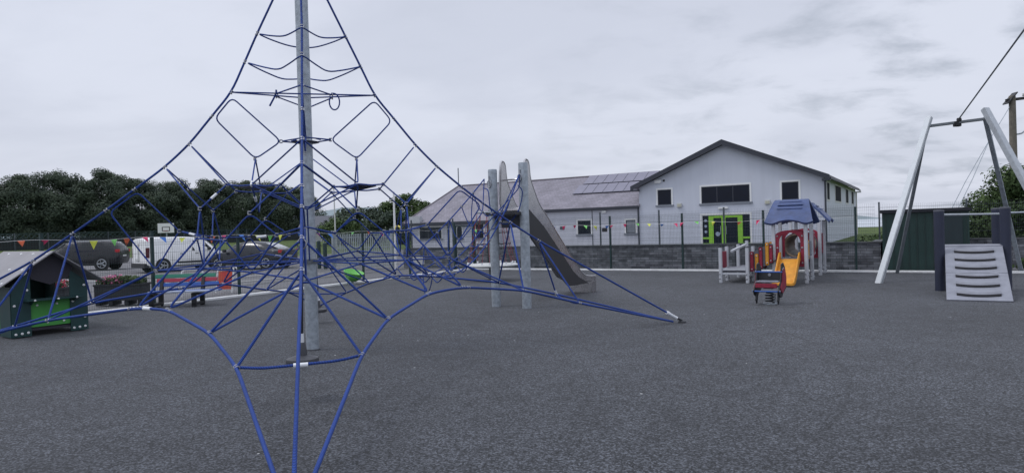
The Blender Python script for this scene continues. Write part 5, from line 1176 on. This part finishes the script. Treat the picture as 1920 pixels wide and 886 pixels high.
# local x along the front (to the right), local y into the house; front faces -y
Wd, Dp = 1.16, 1.9
k = MB()
def notch(x0, x1, ze0, ze1): return [(x0, .02), (x1, .02), (x1, ze1), (x0, ze0)]
for x0, x1 in ((-.58, -.30), (.30, .58)):
    for y, nm in ((0, 'front'), (Dp, 'back')):
        za = 1.36 - abs(x0) * .82 + .0; zb_ = 1.36 - abs(x1) * .82
        k = MB(); k.prism(notch(x0, x1, za, zb_), 1, y - .012, y + .012); wo = k.build('wall_panel', M['dgreen'], ph)
        if y == 0:
            for bx, bz in ((x0 + .05, .07), ((x0 + x1) / 2, .075), (x1 - .05, .08), (x0 + .04, .55), (x1 - .05, .8 if x0 < 0 else .82), (x1 - .05, .25)):
                k = MB(); k.dome((bx, -.012, bz), .022, (0, -1, 0), 10); k.build('bolt_cap', M['white'], wo)
for x in (-.58, .58):
    k = MB(); k.span((x - .012, .012, .02), (x + .012, .5, .86)); k.build('side_wall', M['dgreen'], ph)
    k = MB(); k.span((x - .012, Dp - .5, .02), (x + .012, Dp - .012, .86)); k.build('side_wall', M['dgreen'], ph)
    k = MB(); k.span((x - .01, .5, .14), (x + .01, Dp - .5, .56)); k.build('side_panel', M['lgreen'], ph)
k = MB(); k.span((-.31, .014, .16), (.31, .03, .60)); k.build('front_panel', M['lgreen'], ph)
k = MB(); k.span((-.31, Dp - .03, .16), (.31, Dp - .014, .55)); k.build('back_panel', M['lgreen'], ph)
k = MB()
for x, z in ((-.2, .53), (.1, .53), (-.05, .22), (.2, .22)): k.dome((x, .014, z), .02, (0, -1, 0), 10)
k.build('bolt_cap', M['white'], ph)
k = MB(); k.span((-.42, -.2, .615), (.46, .1, .64)); sh = k.build('shelf', M['dgreen'], ph, bevel=.006)
for x in (-.3, .05, .34):
    k = MB(); k.prism([(-.15, .614), (-.012, .614), (-.012, .54)], 0, x - .01, x + .01); k.build('shelf_bracket', M['dgreen'], sh)
    k = MB(); k.dome((x, -.2, .627), .018, (0, -1, 0), 10); k.build('bolt_cap', M['white'], sh)
k = MB(); k.span((-.55, .02, .10), (.55, Dp - .02, .14)); k.build('floor', M['roofdark'], ph)
k = MB(); k.span((-.08, Dp - .028, .55), (.2, Dp - .012, 1.0)); k.span((.09, Dp - .04, .8), (.13, Dp - .028, .92)); k.build('play_panel', M['dkpanel'], ph)
pkz = 1.455
for sg, nm in ((-1, 'roofgrey'), (1, 'roofdark')):
    ex, ez = .80 * sg, pkz - .80 * .70
    k = MB(); pts = [(0, pkz), (ex, ez), (ex - .0, ez - .022), (0, pkz - .026)]
    k.prism(pts, 1, -.22, Dp + .22); ro_ = k.build('roof_panel', M['roofgrey'], ph, bevel=.006)
    k = MB()
    for y in (-.12, .45, 1.0, 1.6):
        for u in (.1, .55, .92): k.dome((ex * u, y, pkz + (ez - pkz) * u), .024, (sg * .57, 0, .82), 10)
    k.build('bolt_cap', M['white'], ro_)
k = MB(); k.prism([(-.36, pkz - .36 * .7 - .03), (0, pkz - .03), (.36, pkz - .36 * .7 - .03), (.28, .98), (0, .87), (-.28, .98)], 1, -.014, .014); k.build('gable_panel', M['roofdark'], ph)

# ================================================================== RAMP AND BALANCE BAR
rc_ = thing('climbing_ramp', 'pale grey climbing board with six curved foot holds between dark blue posts', 'climbing ramp', (8.62, 12.5, 0), FA + R(6))
d0 = Vector((8.16, 12.7, 0)); d1 = Vector((9.03, 12.17, 0)); u0 = Vector((9.26, 14.5, .93)); u1 = Vector((10.46, 14.35, .93))
c0 = (d0 + d1) / 2
xr_ = (d1 - d0).normalized(); 
rc_.location = c0; rc_.rotation_euler = (0, 0, math.atan2(xr_.y, xr_.x))
Mi = (Matrix.Rotation(-rc_.rotation_euler.z, 4, 'Z') @ Matrix.Translation(-c0))
W0 = (d1 - d0).length / 2
tm = Mi @ ((u0 + u1) / 2); sh_, ty = tm.x, tm.y
def bp_(x, v, off=0):   # point on the board: x sideways (-1..1), v 0..1 up
    nrm = Vector((0, -.93, ty)).normalized()
    return Vector((x * W0 + sh_ * v, ty * v, .93 * v)) + nrm * off
def slab(x0, x1, v0, v1, o0, o1):
    k = MB(); P = [bp_(x, v, o) for o in (o0, o1) for v in (v0, v1) for x in (x0, x1)]
    k.add(P, [(0, 1, 3, 2), (4, 6, 7, 5), (0, 4, 5, 1), (2, 3, 7, 6), (0, 2, 6, 4), (1, 5, 7, 3)]); return k
slab(-1, 1, 0, .46, 0, .022).build('board', M['grey'], rc_, bevel=.005); slab(-1, 1, .464, .975, 0, .022).build('board', M['grey'], rc_, bevel=.005)
k = slab(-1.02, 1.02, .975, 1.02, -.05, .03); k.build('top_edge', M['grey'], rc_, bevel=.008)
for i in range(6):
    v = .08 + i * .155; k = MB()
    for j in range(13):
        x = -.68 + 1.36 * j / 12; dv = -.022 * (1 - (x / .68) ** 2)
    top_p = [bp_(-.68 + 1.36 * j / 12, v + .03 - .022 * (1 - ((-.68 + 1.36 * j / 12) / .68) ** 2), .085) for j in range(13)]
    bot_p = [bp_(-.68 + 1.36 * j / 12, v - .008 - .022 * (1 - ((-.68 + 1.36 * j / 12) / .68) ** 2), .022) for j in range(13)]
    up_p = [bp_(-.68 + 1.36 * j / 12, v + .05 - .022 * (1 - ((-.68 + 1.36 * j / 12) / .68) ** 2), .022) for j in range(13)]
    un_p = [bp_(-.68 + 1.36 * j / 12, v + .018 - .022 * (1 - ((-.68 + 1.36 * j / 12) / .68) ** 2), .08) for j in range(13)]
    k.add(up_p + top_p + un_p + bot_p, [(r_ * 13 + j, r_ * 13 + j + 1, (r_ + 1) * 13 + j + 1, (r_ + 1) * 13 + j) for r_ in range(3) for j in range(12)] + [(0, 13, 26, 39), (12, 51, 38, 25)])
    k.build('foot_hold', M['grey'], rc_, smooth=True)
    k = MB(); k.add([p + (q - p) * .35 + Vector((0, -.006, -.004)) for p, q in zip(un_p, bot_p)] + [q + Vector((0, -.008, .003)) for p, q in zip(un_p, bot_p)], [(j, j + 1, 14 + j, 13 + j) for j in range(12)]); k.build('slot_shade', mat('painted_slot_shade', (.018, .018, .022), .9), rc_)  # dark strip on each hold paints the shade of its opening
for (px_, py_), h_ in (((9.14, 14.42), 1.70), ((10.36, 14.15), 1.72), ((10.72, 14.9), 1.71)):
    q = Mi @ Vector((px_, py_, 0)); k = MB(); k.lathe([(0, 0), (.098, 0), (.098, h_), (.08, h_ + .012), (0, h_ + .014)], 24, q); k.build('post', M['navypost'], rc_, smooth=True)
    k = MB(); k.lathe([(.099, 0), (.101, .001), (.101, .035), (.0, .04)], 24, (q.x, q.y, h_ - .01)); k.build('post_cap', M['greyd'], rc_, smooth=True)
k = MB(); k.cyl(Mi @ Vector((9.2, 14.5, 1.62)), Mi @ Vector((10.7, 14.6, 1.6)), .022); k.build('balance_bar', M['galv_bright'], rc_, smooth=True)
k = MB(); k.cyl(Mi @ Vector((10.85, 14.7, 1.62)), Mi @ Vector((12.9, 14.2, 1.62)), .022); k.build('balance_bar', M['galv'], rc_, smooth=True)

# ================================================================== CABLEWAY FRAME
zf_ = thing('cableway_frame', 'galvanised A-frame at the end of the cableway, straddling the dark shed', 'cableway frame', (11.0, 17.4, 0))
ob = Vector((11.0, 17.4, 0))
LA_, RA_ = Vector((11.12, 17.9, 4.12)) - ob, Vector((12.12, 17.1, 4.16)) - ob
def leg(a, b, m, w1=.15, ext=.12):
    d = (a - b).normalized(); k = MB(); k.beam(b - d * .05, a + d * ext, w1, w1 * .75); return k.build('leg', M[m], zf_, bevel=.012)
leg(LA_, Vector((8.97, 16.53, 0)) - ob, 'galv_bright', .15); leg(LA_ + Vector((0, .05, -.1)), Vector((10.94, 19.2, 0)) - ob, 'galv_dark', .085)
leg(RA_, Vector((12.55, 14.9, 0)) - ob, 'galv_bright', .17, .14); leg(RA_ + Vector((0, .05, -.2)), Vector((14.09, 18.68, 0)) - ob, 'galv', .1)
k = MB(); k.beam(LA_ + Vector((0, 0, -.14)), RA_ + Vector((0, 0, -.14)), .09, .07); k.build('cross_bar', M['galv_dark'], zf_, bevel=.008)
mid = (LA_ + RA_) / 2 + Vector((0, 0, -.14))
k = MB(); k.box(mid + Vector((0, 0, -.04)), (.16, .12, .13)); k.build('cable_block', M['black'], zf_, bevel=.01)
far = Vector((9.11, 12.0, 4.73)) - ob
k = MB(); k.tube([mid + Vector((0, 0, .03)), mid + (far - mid) * 1.8], .016, 8); k.uv = None; k.build('steel_cable', M['galv_dark'], zf_, smooth=True)
p = mid + (far - mid) * .045; k = MB(); k.lathe([(0, -.05), (.05, -.045), (.06, 0), (.05, .045), (0, .05)], 14, p); k.build('cable_clamp', M['black'], zf_, smooth=True)

# ================================================================== UTILITY POLE
up = thing('utility_pole', 'wooden utility pole with cross arm and insulators behind the cableway frame', 'utility pole', (20.15, 27.0, 0))
k = MB(); k.lathe([(0, 0), (.155, 0), (.135, 3.5), (.115, 6.3), (0, 6.33)], 18); k.build('shaft', mat('weathered_timber', (.16, .145, .12), .9, 0, .3, 5, .4, 25), up, smooth=True)
k = MB(); k.beam((-.25, 0, 6.12), (1.6, .1, 6.32), .09, .11); k.build('cross_arm', M['wood'], up)
k = MB(); k.beam((-.28, 0, 5.98), (.12, 0, 6.42), .3, .04); k.build('bracket', M['black'], up)
for x in (.5, .95, 1.4): k = MB(); k.lathe([(.03, 0), (.06, .03), (.03, .06), (.055, .09), (.02, .12), (0, .12)], 12, (x, .05, 6.28)); k.build('insulator', M['offwhite'], up, smooth=True)
k = MB(); k.tube([(-.05, 0, 5.95), (-1.15, -.3, 4.55), (-2.35, -.6, 2.9), (-3.3, -.9, 1.5)], .012, 6); k.tube([(-1.15, -.3, 4.55), (-2.2, -.8, 3.0), (-3.5, -1.2, 1.0)], .012, 6); k.uv = None; k.build('stay_wire', M['galv'], up)
k = MB(); k.lathe([(0, -.14), (.05, -.12), (.06, -.04), (.035, 0), (.06, .04), (.05, .12), (0, .14)], 12, (-1.15, -.3, 4.55)); k.build('stay_insulator', M['galv'], up, smooth=True)
for z, y in ((6.38, .2), (6.2, -.1)): k = MB(); k.tube(sag(Vector((.95, y, z)), Vector((11, 6, z + .2)), .3, 8), .01, 6); k.uv = None; k.build('power_line', M['black'], up)
k = MB(); k.tube(catmull([(.05, 0, 4.75), (.3, -.1, 4.8), (.55, -.1, 5.05), (.7, -.1, 5.1)], 4), .03, 6); k.uv = None; k.lathe([(.0, 0), (.07, .02), (.07, .16), (0, .18)], 10, (.62, -.1, 4.98)); k.build('lamp_arm', M['galv'], up, smooth=True)

# ================================================================== BUNTING
FC = {'o': (.75, .16, .07), 'p': (.75, .06, .17), 'y': (.62, .66, .08), 'g': (.2, .6, .14), 'b': (.05, .18, .55)}
for c_, v_ in FC.items(): M['flag' + c_] = mat('flag_' + {'o': 'orange', 'p': 'pink', 'y': 'yellow', 'g': 'green', 'b': 'blue'}[c_], v_, .6, 0, .1, 8)
def bunting(label, path, flags, seed, size=.2):
    t = thing('bunting', label, 'bunting', path[0])
    b0 = Vector(path[0]); pts = [Vector(p) - b0 for p in path]; cpts = catmull(pts, 5)
    k = MB(); k.tube(cpts, .0035, 5); k.uv = None; k.build('string', M['white'], t)
    lens = [0]
    for a, b in zip(cpts, cpts[1:]): lens.append(lens[-1] + (b - a).length)
    rnd = random.Random(seed)
    for u, c_ in flags:
        l = u * lens[-1]; i = max(j for j in range(len(lens) - 1) if lens[j] <= l); p = cpts[i] + (cpts[i + 1] - cpts[i]) * ((l - lens[i]) / max(1e-6, lens[i + 1] - lens[i]))
        d = (cpts[i + 1] - cpts[i]).normalized(); s = size * rnd.uniform(1.1, 1.45); tw_ = rnd.uniform(-.9, .9); n_v = d.cross(Vector((0, 0, 1))).normalized()
        tip = p + Vector((0, 0, -s * rnd.uniform(.55, 1.0))) + d * rnd.uniform(-.09, .09) + n_v * tw_ * .1
        a, b = p - d * s * .42, p + d * s * .42; mid_ = (a + b + tip) / 3 + n_v * rnd.uniform(-.03, .03); e = n_v * .0015
        k = MB(); k.add([a, b, tip, mid_ + e, mid_ - e], [(0, 1, 3), (1, 2, 3), (2, 0, 3), (1, 0, 4), (2, 1, 4), (0, 2, 4)]); k.build('flag', M['flag' + c_], t)
def along(s0, t0, s1, t1, z, n, sg):
    out = []
    for i in range(n * 2 + 1):
        u = i / (2 * n); q = FR(s0 + (s1 - s0) * u, t0 + (t1 - t0) * u, z - (sg if i % 2 else 0)); out.append(q)
    return out
def uleft(px):   # position along the left fence seen at image column px
    k_ = (px - 960) / 1263.85; q = (k_ * 27.76 + 1.73) / (-.519 + .855 * k_); return (18.4 - q) / (18.4 - 1.46)
lf = [(uleft(px), c_) for px, c_ in ((38, 'o'), (84, 'p'), (174, 'y'), (212, 'g'), (237, 'o'), (270, 'p'), (303, 'b'), (340, 'y'), (397, 'o'), (418, 'p'), (450, 'b'), (480, 'y'), (505, 'g'), (524, 'y'), (560, 'b'), (595, 'p'), (616, 'b'), (660, 'g'), (690, 'o'), (714, 'p'), (727, 'b'), (741, 'y')) if 0 < uleft(px) < 1]
bunting('colourful bunting tied along the fence in front of the parked cars', along(-8.82, -18.4, -8.82, -1.46, 1.66, 7, .05), lf, 3, .15)
def uright(px):
    k_ = (px - 960) / 1263.85; s = (k_ * 23.15 - 5.85) / (.855 + .5187 * k_); return (s + 8.8) / (5.3 + 8.8)
rf_ = [(uright(px), c_) for px, c_ in ((866, 'p'), (880, 'y'), (893, 'g'), (1014, 'p'), (1028, 'y'), (1040, 'b'), (1059, 'p'), (1079, 'p'), (1099, 'g'), (1117, 'y'), (1140, 'b'), (1149, 'p'), (1173, 'p'), (1196, 'g'), (1218, 'y'), (1243, 'b'), (1268, 'p'), (1280, 'p'), (1307, 'g'), (1339, 'y'), (1388, 'o'), (1423, 'p'), (1497, 'p'), (1507, 'p')) if 0 < uright(px) < .98]
bunting('colourful bunting tied along the fence in front of the grey hall', [FR(-8.8, -.05, 1.6)] + along(-6.5, -.05, 5.3, -.05, 1.66, 5, .06)[1:], rf_, 5, .13)
k = MB(); k.span((.0, -.03, -.07), (.2, -.01, .07)); o = k.build('notice_board', M['black'], None); p_ = FR(-2.95, -.04, 1.45); o.location = p_; o.rotation_euler = (0, 0, FA); tag(o, 'small black rectangular plate fixed to a fence post between the two hall wing windows', 'sign')
